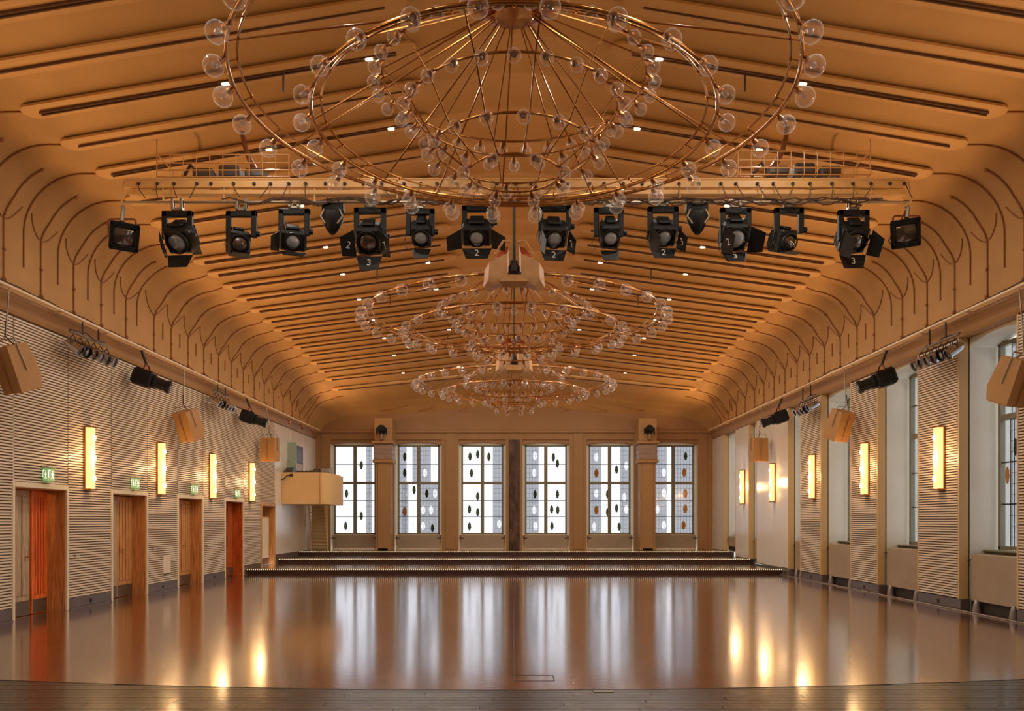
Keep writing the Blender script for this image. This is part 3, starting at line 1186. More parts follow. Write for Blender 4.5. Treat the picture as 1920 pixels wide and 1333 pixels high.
# ------------------------------------------------------------------ rear wall with six windows
ZP = 0.48
WX = [-6.80, -4.08, -1.355, 1.355, 4.08, 6.80]
RW = 1.0
wb = MB()
xp = -9.0
for x in WX:
    wb.box(xp, x - RW, YB, YB + 0.45, 0, 5.5)
    n = 10
    pts = [(x - RW + 2 * RW * k / n, NICHE_TOP - 0.10 - 0.10 * ((2 * k / n - 1) ** 2)) for k in range(n + 1)]
    wb.prism(pts + [(x + RW, NICHE_TOP), (x - RW, NICHE_TOP)], 'y', YB + 0.06, YB + 0.45)
    wb.box(x - RW, x + RW, YB, YB + 0.45, NICHE_TOP, 5.5)
    wb.box(x - RW, x + RW, YB + 0.32, YB + 0.45, 0, 1.12)
    xp = x + RW
wb.box(xp, 9.45, YB, YB + 0.45, 0, 5.5)
wb.box(-9.0, 9.45, YB, YB + 0.45, 5.5, 8.6)
wall_back = wb.build('wall_back', M['tan_wall'])
tag(wall_back, 'rear hall wall in cream paint pierced by six tall windows', 'wall', kind='structure')
MB().bevbox(-XW, XW, YB - 0.07, YB + 0.01, 5.42, 5.55, 0.02).build('cornice', M['tan_wall'], wall_back)
for xx in (-8.0, -5.44, -2.72, 2.72, 5.44, 8.0):
    MB().bevbox(xx - 0.20, xx + 0.20, YB - 0.03, YB + 0.01, ZP, 5.42, 0.012).build('lesene', M['tan_wall'], wall_back)
for xx in (-5.6, -4.0, -2.3, 2.3, 3.9, 5.5):
    zc = 6.35
    b = MB().tube([(xx, YB - 0.14, zc), (xx * 0.8, YB - 0.55, zc + 0.13)], 0.012, 6)
    b.lathe([(0.001, -.035), (.035, 0), (0.001, .035)], 8, Matrix.Translation((xx, YB - 0.14, zc)))
    b.build('line_moulding', M['line'], wall_back)
mp = MB().bevbox(-0.215, 0.235, YB - 0.06, YB + 0.01, ZP, 5.13, 0.012).build('trim_1', M['marble'])
tag(mp, 'dark brown marble pilaster between the two middle rear windows', 'pilaster', kind='structure')


def w_rear(px, py, Y=YB + 0.25):
    return (px - CX) * Y / F, HC + (CY - py) * Y / F


C6 = [((480 + x / 3.692, 760 + y / 3.692), k) for x, y, k in [
    (730, 415, 'd'), (730, 765, 'd'), (622, 835, 'd'), (628, 610, 'd'), (780, 615, 'w'), (780, 720, 'w'), (780, 835, 'w'),
    (1030, 357, 'd'), (1030, 468, 'd'), (1183, 610, 'd'), (1222, 850, 'd'), (1095, 585, 'd'), (1170, 468, 'w'), (1028, 617, 'w'), (1240, 610, 'w'),
    (1212, 725, 'w'), (1085, 832, 'w'), (1150, 725, 'w'), (1030, 735, 'a'), (1150, 835, 'w'),
    (1482, 355, 'd'), (1492, 470, 'd'), (1535, 340, 'd'), (1612, 357, 'd'), (1478, 720, 'd'), (1478, 838, 'd'), (1535, 740, 'd'), (1535, 630, 'd'), (1690, 820, 'w')]]
C7 = [((940 + x / 3.692, 760 + y / 3.692), k) for x, y, k in [
    (233, 350, 'w'), (227, 467, 'w'), (227, 725, 'w'), (237, 835, 'w'), (360, 360, 'd'), (388, 403, 'd'), (233, 615, 'd'), (388, 615, 'd'), (348, 720, 'd'),
    (390, 725, 'd'), (350, 835, 'd'), (657, 360, 'w'), (657, 610, 'w'), (850, 635, 'w'), (872, 420, 'w'), (873, 720, 'w'), (642, 840, 'w'), (657, 470, 'a'),
    (657, 725, 'a'), (797, 445, 'd'), (797, 712, 'd'), (815, 840, 'd'), (735, 615, 'd'), (735, 740, 'd'), (1138, 465, 'w'), (1127, 605, 'w'), (1127, 830, 'w'), (1275, 352, 'd'),
    (1265, 465, 'a'), (1272, 610, 'a'), (1272, 715, 'a'), (1260, 830, 'a'), (1080, 720, 'w')]]
ORN = C6 + C7
STRIPS = {0: [(-1, .55, .85, 0, 2)], 1: [(0, 0, .40, 0, 2), (0, .75, 1, 1, 2), (1, 0, .58, 1, 2), (0, 0.15, .5, 0, 1), (1, 0, 1, 0, 1)],
          2: [(1, .5, 1, 0, 2)], 3: [(0, 0, .68, 0, 2)], 4: [(0, 0, .62, 0, 2), (1, .5, 1, 0, 2)], 5: [(0, 0, .72, 0, 2), (1, 0, 1, 0, 2)]}
ORD = ['first window from the left on the rear wall, partly behind the balcony', 'second window from the left on the rear wall with an amber leaf inset',
       'third rear window, just left of the dark marble pilaster', 'fourth rear window, just right of the dark marble pilaster',
       'fifth rear window from the left, with pale and amber leaf insets', 'last rear window on the right, with a column of amber leaf insets']
for i, x in enumerate(WX):
    T = Matrix.Translation((x, YB + 0.25, 0))
    hw = 0.90
    z0, z1, ztr = 1.10, 4.93, 3.30
    fw = 0.075
    cols = [(-hw + fw, -0.075), (0.075, hw - fw)]
    st = []
    for (cidx, f0, f1, r0, r1) in STRIPS[i]:
        cl = cols[1] if cidx == -1 else cols[cidx]
        xa, xb = cl[0] + (cl[1] - cl[0]) * f0, cl[0] + (cl[1] - cl[0]) * f1
        if r0 == 0:
            st.append((xa, xb, z0 + fw, ztr - 0.055))
        if r1 == 2:
            st.append((xa, xb, ztr + 0.055, z1 - fw))
    orn = []
    for (p, k) in ORN:
        ox, oz = w_rear(*p)
        if k == 'w':
            for (xa, xb, za, zb) in st:
                if xa - 0.08 < ox - x < xb + 0.08 and za < oz < zb and xb - xa > 0.24:
                    ox = x + min(max(ox - x, xa + 0.11), xb - 0.11)
                    oz = min(max(oz, za + 0.21), zb - 0.21)
        if abs(ox - x) < hw:
            small = k == 'd' and abs(ox - x - 0.16) < 0.0
            orn.append((ox - x, oz, 0.19 if k != 'd' else 0.15, 0.38 if k != 'd' else 0.36, k))
    w = build_window('window_%d' % (i + 1), ORD[i], T, hw, z0, z1, st, orn, ztr)
    MB().bevbox(x - RW, x + RW, YB + 0.10, YB + 0.34, 1.07, 1.11, 0.008).build('window_sill', M['cream_light'], w)
    b = MB()
    for s in (-1, 1):
        b.box(x + s * RW - s * 0.0, x + s * (RW - 0.012), YB + 0.005, YB + 0.44, ZP, NICHE_TOP - 0.19)
    b.build('reveal', M['plaster'], w)
    b = MB()
    for s in (-1, 1):
        b.bevbox(min(x + s * 0.895, x + s * (RW - 0.013)), max(x + s * 0.895, x + s * (RW - 0.013)), YB + 0.20, YB + 0.31, 1.11, 5.0, 0.006)
    b.bevbox(x - RW + 0.013, x + RW - 0.013, YB + 0.20, YB + 0.31, 4.925, 5.06, 0.006)
    b.build('surround', M['plaster'], w)
    hc = empty('heater_cover', (x, YB + 0.06, ZP))
    tag(hc, 'grey beige heater cover below the %s rear window from the left' % ('first', 'second', 'third', 'fourth', 'fifth', 'sixth')[i], 'heater cover', 'heater covers below the rear windows')
    MB().bevbox(-0.90, 0.90, 0.0, 0.03, 0.02, 0.60, 0.008).build('front_panel', M['panel'], hc)
    MB().box(-0.90, 0.90, 0.03, 0.26, 0.57, 0.60).build('top_board', M['panel'], hc)
    for s in (-1, 1):
        MB().tube([(s * 0.80, -0.005, 0.47), (s * 0.93, -0.02, 0.48), (s * 0.98, 0.0, 0.47)], 0.016, 8).build('bracket', M['hole'], hc, smooth=True)

# free-standing columns before the rear wall
for s, lab in ((-1, 'left'), (1, 'right')):
    cpos = (-5.36 if s < 0 else 5.47, 33.9, ZP)
    t = empty('column', cpos)
    tag(t, 'cream square column with stone capital %s' % ('beside the balcony window' if s < 0 else 'beside the last rear window'), 'column', 'columns before the rear wall', kind='structure')
    b = MB()
    b.bevbox(-0.32, 0.32, -0.32, 0.32, 0, 3.62, 0.02)
    b.bevbox(-0.22, 0.22, -0.35, 0.35, 0.0, 3.60, 0.02)
    b.bevbox(-0.35, 0.35, -0.35, 0.35, 0, 0.10, 0.02)
    b.build('shaft', M['tan_wall'], t)
    MB().bevbox(-0.42, 0.42, -0.42, 0.42, 3.58, 3.72, 0.02).build('neck', M['tan_wall'], t)
    for k in range(3):
        MB().bevbox(-0.38, 0.38, -0.38, 0.38, 3.72 + k * 0.21, 3.925 + k * 0.21, 0.02).build('stone_course', M['marble_grey'], t)
    MB().bevbox(-0.46, 0.46, -0.46, 0.46, 4.35, 4.47, 0.03).build('abacus', M['tan_wall'], t)
    MB().bevbox(-0.36, 0.36, -0.30, 0.90, 4.47, 5.42, 0.02).build('impost', M['tan_wall'], t)
    # lamp fixed at its head
    h = empty('stage_lamp', (cpos[0] + s * 0.02, cpos[1] - 0.565, 5.05))
    tag(h, 'small dark lamp with arm at the head of the %s column' % ('balcony side' if s < 0 else 'window side'), 'lamp', 'lamps on the columns')
    MB().tube([(0, 0.225, -0.02), (0, 0.02, -0.02), (0, 0, 0.2)], 0.045, 8).build('arm', M['steel'], h, smooth=True)
    b = MB().lathe([(0.10, -0.18), (0.16, -0.14), (0.17, 0.10), (0.12, 0.20)], 14, Matrix.Translation((-s * 0.06 * 0, 0, 0.34)) @ Matrix.Rotation(math.radians(70), 4, 'X'))
    b.bevbox(-0.22, -0.17, -0.05, 0.05, 0.15, 0.42, 0.01)
    b.bevbox(0.17, 0.22, -0.05, 0.05, 0.15, 0.42, 0.01)
    b.build('lamp_head', M['black'], h, smooth=True)

# wall behind the camera closes the hall
wf = MB().box(-9.2, 9.6, Y0 - 0.3, Y0, -0.2, 9.0).build('wall_front', M['cream'])
tag(wf, 'plain cream wall behind the camera', 'wall', kind='structure')

# ------------------------------------------------------------------ friezes and rails
for s, lab in ((-1, 'left'), (1, 'right')):
    b = MB()
    poly = [(s * (XW + 0.04), 5.16), (s * (XW - 0.03), 5.17), (s * (XW - 0.06), 5.22), (s * (XW - 0.12), 5.38), (s * (XW - 0.17), 5.42), (s * (XW - 0.17), 5.47), (s * (XW + 0.3), 5.47), (s * (XW + 0.3), 5.16)]
    b.prism(poly, 'y', Y0, YB - 0.002)
    t = b.build('trim_%d' % (2 if s < 0 else 3), M['tan_wall'])
    tag(t, 'coved cream frieze along the top of the %s wall' % lab, 'trim', kind='structure')
    r = empty('lamp_rail', (s * 8.12, 4.0, 5.47))
    tag(r, 'pale lamp rail running the length of the %s wall' % ('door' if s < 0 else 'window'), 'rail', 'wall lamp rails')
    MB().tube([(0, 0, 0), (0, 30.3, 0)], 0.028, 10).build('pipe', M['rail'], r, smooth=True)
    b = MB()
    for yy in [0.6 + 1.695 * k for k in range(18)]:
        MB().bevbox(min(0, s * 0.35), max(0, s * 0.35), yy - 0.02, yy + 0.02, -0.03, -0.005, 0.004).build('bracket', M['rail'], r)
    # cable lying along the rail
    cb = MB()
    rr = random.Random(3 if s < 0 else 4)
    pts = [(0.03 * s + rr.uniform(-.02, .02), 5 + k * 0.45, 0.035 + abs(rr.gauss(0, .02))) for k in range(50)]
    MB().tube(pts, 0.012, 5).build('cable', M['cable'], r, smooth=True)

# ------------------------------------------------------------------ sconces
SY = [16.2, 19.47, 22.8, 26.2]
SYR = [16.18, 19.6, 23.05, 26.6, 30.1]


def make_sconce(side, Y, label, group):
    t = empty('wall_sconce', (side * XW, Y, 2.33), 0 if side < 0 else PI)
    tag(t, label, 'wall lamp', group)
    MB().bevbox(0.0, 0.024, -0.13, 0.13, -0.03, 1.23, 0.006).build('back_plate', M['door'], t)
    b = MB()
    for z in (-0.035, 1.20):
        b.bevbox(0.02, 0.17, -0.115, 0.115, z, z + 0.03, 0.005)
    for yy in (-0.112, 0.112):
        b.bevbox(0.022, 0.06, yy * 1.12 - 0.006, yy * 1.12 + 0.006, 0.0, 1.2, 0.002)
    b.build('frame', M['brass_dark'], t)
    b = MB()
    for k in range(3):
        z = 0.20 + 0.40 * k
        b.lathe([(0.012, -0.07), (0.04, -0.04), (0.05, 0), (0.04, 0.04), (0.012, 0.07)], 10, Matrix.Translation((0.11, 0, z)))
    for k in range(3):
        z = 0.20 + 0.40 * k
        MB().lathe([(0.012, -0.075), (0.042, -0.045), (0.055, 0), (0.042, 0.045), (0.012, 0.075)], 12, Matrix.Translation((0.150, 0, z))).build('bulb', M['sconce_bulb'], t, smooth=True)
    # ribbed glass half tube
    b = MB()
    n = 14
    vs, fs = [], []
    for z in (0.0, 0.6, 1.2):
        for k in range(n + 1):
            a = -PI / 2 + PI * k / n
            rr = 0.115 + (0.004 if k % 2 else 0)
            vs.append((0.040 + 1.15 * rr * cos(a), rr * sin(a), z))
    for j in range(2):
        for k in range(n):
            fs.append((j * (n + 1) + k, j * (n + 1) + k + 1, (j + 1) * (n + 1) + k + 1, (j + 1) * (n + 1) + k))
    b.add(vs, fs)
    b.build('glass_shade', M['shade'], t, smooth=True)
    lamp('sconce_light', 'POINT', (side * (XW - 0.36), Y, 2.93), SCONCE_W, WARM, 0.12)
    return t


SCONCE_W = 28.0
for i, Y in enumerate(SY):
    make_sconce(-1, Y, 'glowing ribbed glass sconce on the left wall, %s of four from the camera' % ('first', 'second', 'third', 'last')[i], 'sconces on the door wall')
for i, Y in enumerate(SYR):
    make_sconce(1, Y, 'glowing ribbed glass sconce on a right wall pier, %s of five from the camera' % ('first', 'second', 'third', 'fourth', 'last')[i], 'sconces on the window piers')

# ------------------------------------------------------------------ chandeliers
RINGS = [  # radius, height, tube radius, globe count, globe radius, start offset, name
    (3.00, 0.00, 0.024, 32, 0.105, 0.5), (2.18, -0.28, 0.022, 24, 0.090, 0.5), (1.44, 0.22, 0.015, 32, 0.070, 0.5),
    (1.13, -0.10, 0.015, 24, 0.070, 0.0), (0.86, -0.55, 0.014, 16, 0.070, 0.25), (0.50, -0.80, 0.014, 8, 0.070, 0.5)]
HUB = 0.98


def circle(r, z, n=96):
    return [(r * cos(2 * PI * k / n), r * sin(2 * PI * k / n), z) for k in range(n)]


GLOBES = {}


def globe_meshes(rad):
    if rad in GLOBES:
        return GLOBES[rad]
    d = Vector((0.72, 0, -0.69)).normalized()
    q = d.to_track_quat('Z', 'Y').to_matrix().to_4x4()
    L = rad + 0.055
    n = 12
    g = MB().lathe([(max(0.0005, rad * sin(PI * k / n)), L - rad * cos(PI * k / n)) for k in range(n + 1)], 18, q, cap0=False, cap1=False)
    a = g.build('globe', M['globe'], None, smooth='all')
    s = MB().lathe([(0.010, 0.0), (0.024, 0.015), (0.030, 0.05), (0.034, 0.085), (0.020, 0.09)], 10, q)
    nf = len(s.f)
    s.lathe([(0.012, 0.088), (rad * 0.28, 0.088 + rad * 0.35), (rad * 0.32, 0.088 + rad * 0.6), (rad * 0.2, 0.088 + rad * 0.85), (0.004, 0.088 + rad * 0.92)], 10, q)
    b = s.build('socket', M['brass_dark'], None, smooth=True)
    b.data.materials.append(M['bulb_glass'])
    for f_ in b.data.polygons:
        if f_.index >= nf:
            f_.material_index = 1
    ma, mb_ = a.data, b.data
    bpy.data.objects.remove(a)
    bpy.data.objects.remove(b)
    GLOBES[rad] = (ma, mb_)
    return GLOBES[rad]


def make_chandelier(loc):
    root = empty('chandelier', loc)
    for (R, h, tr, n, gr, off) in RINGS:
        ring = MB().tube(circle(R, h), tr, 8, closed=True).build('ring', M['brass'], root, smooth='all')
        if R > 2:
            b = MB().tube(circle(R - 0.11, h + 0.05), tr * 0.55, 6, closed=True)
            for k in range(24):
                a = 2 * PI * k / 24
                p = Vector(((R - 0.11) * cos(a), (R - 0.11) * sin(a), h + 0.05))
                q = Vector((R * cos(a), R * sin(a), h))
                b.tube([p, q], 0.007, 5)
                b.lathe([(0.001, -0.04), (0.016, -0.02), (0.016, 0.02), (0.001, 0.03)], 6, Matrix.Translation(p))
            b.build('inner_ring', M['brass'], ring, smooth=True)
        gm, sm = globe_meshes(gr)
        for k in range(n):
            a = 2 * PI * (k + off) / n - PI / 2
            g = link('globe', gm, root, (R * cos(a), R * sin(a), h))
            g.rotation_euler = (0, 0, a)
            link('socket', sm, g)
    hub = MB().lathe([(0.10, 0.42), (0.26, 0.40), (0.40, 0.22), (0.42, 0.06), (0.30, 0.0), (0.06, -0.03)], 20, Matrix.Translation((0, 0, HUB))).build('hub', M['copper'], root, smooth=True)
    MB().lathe([(0.20, 0.02), (0.23, 0.0), (0.20, -0.03), (0.05, -0.05)], 20, Matrix.Translation((0, 0, HUB - 0.03))).build('hub_rosette', M['brass'], hub, smooth=True)
    MB().tube([(0, 0, HUB + 0.4), (0, 0, 2.3)], 0.03, 8).build('suspension_rod', M['brass_dark'], root, smooth=True)
    for k in range(8):
        a = 2 * PI * (k + 0.5) / 8
        R, h = RINGS[0][0], RINGS[0][1]
        MB().tube([(0.2 * cos(a), 0.2 * sin(a), HUB), (R * cos(a), R * sin(a), h)], 0.011, 6).build('rod', M['brass_dark'], root, smooth=True)
        a = 2 * PI * (k + 0.1) / 8
        R, h = RINGS[1][0], RINGS[1][1]
        MB().tube([(0.2 * cos(a), 0.2 * sin(a), HUB), (R * cos(a), R * sin(a), h)], 0.011, 6).build('rod', M['brass_dark'], root, smooth=True)
    for k in range(12):
        a = 2 * PI * (k + 0.35) / 12
        pts = [(0.16 * cos(a), 0.16 * sin(a), HUB)] + [(R * cos(a), R * sin(a), h) for (R, h, *_x) in RINGS[2:]]
        MB().tube(pts, 0.009, 6).build('bell_rod', M['brass_dark'], root, smooth=True)
    return root


CH = [((0, 9.05, HC + 4.62), 'nearest brass chandelier with clear glass globes, cut by the top of the photo'),
      ((0, 16.9, HC + 4.18), 'middle brass chandelier with clear glass globes, behind the octagonal speakers'),
      ((0, 25.84, HC + 4.32), 'farthest brass chandelier with clear glass globes, before the rear wall')]
ch0 = make_chandelier(CH[0][0])
chs = [ch0]
for loc, lab in CH[1:]:
    c = dup(ch0)
    c.location = loc
    chs.append(c)
for c, (loc, lab) in zip(chs, CH):
    tag(c, lab, 'chandelier', 'ring chandeliers along the ridge')
    for ch in list(c.children):
        if ch.name.startswith('suspension_rod'):
            top = prof(loc[1], 3.98)[1] + HC - loc[2] + 0.12
            ch.data = ch.data.copy()
            for v in ch.data.vertices:
                if v.co.z > 2:
                    v.co.z = top

# ------------------------------------------------------------------ speaker clusters
for loc, lab in (((0, 12.55, HC + 3.46), 'octagonal cluster of tan loudspeakers hanging below the lighting bridge'),
                 ((0, 20.8, HC + 3.66), 'octagonal cluster of tan loudspeakers between the two far chandeliers')):
    t = empty('speaker_cluster', loc)
    tag(t, lab, 'loudspeaker', 'speaker clusters on the ridge')
    top = prof(loc[1], 3.98)[1] + HC - loc[2] + 0.1
    pole = [(0, 0, 0.35), (0, 0, top)] if loc[1] > 14 else [(0, 0, 0.35), (0, 0, 1.40), (0, 0.08, 1.47), (0, 13.12 - loc[1], 1.475), (0, 13.2 - loc[1], 1.52), (0, 13.2 - loc[1], 1.61)]
    MB().tube(pole, 0.022, 8).build('pole', M['hole'], t, smooth=True)
    MB().lathe([(0.05, 0.3), (0.09, 0.33), (0.09, 0.42), (0.04, 0.47)], 12).build('pole_clamp', M['hole'], t, smooth=True)
    for k, (a, dz, hh, w1) in enumerate(((-90, 0.0, 0.26, 0.20), (-12, 0.06, 0.52, 0.22), (192, 0.06, 0.52, 0.22), (90, 0.34, 0.46, 0.15))):
        T = Matrix.Rotation(math.radians(a), 4, 'Z') @ Matrix.Translation((0.13, 0, dz))
        b = MB()
        w0 = w1 * 0.5
        vs = [(0.0, -w0, hh), (0.0, w0, hh), (0.0, w0, 0.10), (0.0, -w0, 0.10),
              (0.29, -w1 * .95, hh * 0.66), (0.29, w1 * .95, hh * 0.66), (0.31, w1, 0.07), (0.31, -w1, 0.07), (0.22, -w1 * .9, 0.0), (0.22, w1 * .9, 0.0)]
        b.add([T @ Vector(v) for v in vs], [(0, 1, 2, 3), (0, 4, 5, 1), (4, 7, 6, 5), (7, 8, 9, 6), (3, 2, 9, 8), (0, 3, 8, 7, 4), (1, 5, 6, 9, 2)])
        bx = b.build('speaker_box', M['speaker'], t)
        MB().bevbox(-0.012, 0.0, -0.05, 0.05, 0.14, 0.22, 0.004, T).build('connector', M['hole'], bx)
    b = MB()
    for a in (-12, 192):
        T = Matrix.Rotation(math.radians(a), 4, 'Z')
        b.tube([T @ Vector((0.05, 0, 0.80)), T @ Vector((0.17, 0, 0.80)), T @ Vector((0.30, 0, 0.58))], 0.018, 6)
    b.tube([(0, 0, 0.80), (0, 0.2, 0.80)], 0.018, 6)
    b.build('strap', M['cage'], t)
    MB().tube([(0, -0.02, 0.35), (0.02, -0.1, 0.26), (0.07, -0.12, 0.28), (0.18, -0.05, 0.34)], 0.01, 6).build('cable', M['hole'], t, smooth=True)

# ------------------------------------------------------------------ lighting bridge
YT = 13.2
PXM = F / YT


def T2(px, py, dy=0.0):
    return W(px, py, YT) + Vector((0, dy, 0))


br = empty('lighting_bridge', (0, YT, HC + (CY - 372) * YT / F))
tag(br, 'long beige lighting bridge with two wire baskets hung across the hall', 'lighting bridge')
o0 = br.location


def L2(px, py, dy=0.0):
    return T2(px, py, dy) - o0


a, c = L2(236, 353), L2(1700, 339)
MB().bevbox(a.x, c.x, -0.03, 0.03, a.z, c.z, 0.008).build('socket_plate', M['truss'], br)
a, c = L2(240, 366), L2(1700, 356)
MB().bevbox(a.x, c.x, -0.02, 0.10, a.z, c.z, 0.015).build('lower_channel', M['truss'], br)
pts = []
x0, x1 = L2(229, 0).x, L2(1707, 0).x
zt_, zb_ = L2(0, 336).z, L2(0, 379).z
for k in range(7):
    an = PI + (PI / 2) * -k / 6
    pts.append((x0 + 0.12 + 0.12 * cos(an), 0.0, zt_ - 0.12 + 0.12 * sin(an)))
pts2 = [(-p[0] + (x0 + x1), p[1], p[2]) for p in pts][::-1]
frame = [(x0, 0, zb_)] + pts + pts2 + [(x1, 0, zb_)]
MB().tube(frame, 0.022, 8).build('frame_tube', M['truss'], br, smooth=True)
MB().tube([(x0, 0, zb_), (x1, 0, zb_)], 0.021, 8).build('lamp_bar', M['steel'], br, smooth=True)
for px in (306, 420, 590, 745, 1095, 1275, 1430, 1632):
    p, q = L2(px, 336), L2(px, 379)
    MB().bevbox(p.x - 0.012, p.x + 0.012, -0.012, 0.012, q.z, p.z, 0.003).build('strut', M['truss'], br)
rr = random.Random(11)
for k, px in enumerate(list(range(262, 1700, 35))):
    p = L2(px + rr.uniform(-6, 6), 346)
    pl = MB().lathe([(0.028, 0.0), (0.028, 0.02), (0.018, 0.03)], 8, Matrix.Translation((p.x, -0.03, p.z)) @ Matrix.Rotation(PI / 2, 4, 'X')).build('socket', M['hole'], br)
    if rr.random() < 0.6:
        e = L2(px + rr.uniform(-18, 18), 376)
        MB().tube([(p.x, -0.06, p.z), (p.x + 0.3 * (e.x - p.x), -0.09, p.z - 0.12), (e.x, -0.095, e.z)], 0.008, 5).build('lead', M['cable'], pl, smooth=True)
# cable bundle along the bar
for q in range(3):
    pts = []
    for k in range(90):
        px = 420 + q * 40 + (1230 - q * 60) * k / 89
        p = L2(px, 376 + rr.uniform(-2, 2) + q * 1.5)
        sag = 0.10 * abs(sin(k * 0.35 + q)) ** 6
        pts.append((p.x, -0.095 - 0.014 * q, p.z - sag))
    MB().tube(pts, 0.013, 5).build('cable', M['cable'], br, smooth=True)
# wire baskets behind the plate
for (xa, xb, ya, yb_) in ((304, 548, 300, 344), (1378, 1622, 294, 340)):
    bk = MB()
    p0, p1 = W(xa, yb_ - 3, YT + 0.3) - o0, W(xb, ya, YT + 0.3) - o0
    zl, zh = p0.z, p1.z
    xl, xr = p0.x, p1.x
    for dy in (0.10, 0.75):
        for z in (zl, zl + 0.30 * (zh - zl), zl + 0.62 * (zh - zl), zh):
            if dy > 0.5 and z == zh:
                z = zh + 0.03
            bk.tube([(xl, dy, z), (xr, dy, z)], 0.012, 6)
        n = 10
        for k in range(n + 1):
            x = xl + (xr - xl) * k / n
            bk.tube([(x, dy, zl), (x, dy, zh)], 0.008, 5)
    for x in (xl, xr):
        for z in (zl, zh):
            bk.tube([(x, 0.10, z), (x, 0.75, z)], 0.012, 6)
    for k in range(11):
        x = xl + (xr - xl) * k / 10
        bk.tube([(x, 0.10, zl), (x, 0.75, zl)], 0.008, 5)
    bko = bk.build('wire_basket', M['cage'], br, smooth=True)
    g = MB()
    for k in range(3):
        x = xl + (xr - xl) * (0.33 + 0.2 * k)
        g.bevbox(x - 0.18, x + 0.16, 0.2, 0.62, zl + 0.02, zl + 0.20 + 0.05 * (k % 2), 0.03)
    g.build('winch', M['equip'], bko)
    MB().tube([(xl + 0.3, 0.4, zl + 0.1), (xl + 0.45, 0.35, zl + 0.3), (xl + 0.6, 0.4, zl + 0.1)], 0.035, 8).build('coiled_cable', M['cable'], bko, smooth=True)
    xs_ = xl + (xr - xl) * (0.0 if xa < 900 else 1.0)
    yc = YT + 0.10
    ztop = HC + prof(yc, 4 - abs(xs_) / 6.9)[1] - o0.z
    MB().tube([(xs_, 0.10, zl), (xs_, 0.10, ztop)], 0.010, 6).build('hanger', M['cage'], br)
# curved brown straps from the baskets up to the vault
for s, pts in ((-1, [(470, 332), (467, 312), (462, 296), (452, 276), (443, 250), (438, 225)]), (1, [(1452, 332), (1456, 308), (1468, 288), (1482, 262), (1489, 236), (1492, 212)])):
    P = [L2(px, py, 0.4 + 0.0 * k) for k, (px, py) in enumerate(pts)]
    MB().tube(P, [0.085, 0.075, 0.055, 0.045, 0.04, 0.035], 8).build('curved_strap', M['strap'], br, smooth=True)


# ------------------------------------------------------------------ spotlights on the bar
def rot(ax, deg):
    return Matrix.Rotation(math.radians(deg), 4, ax)


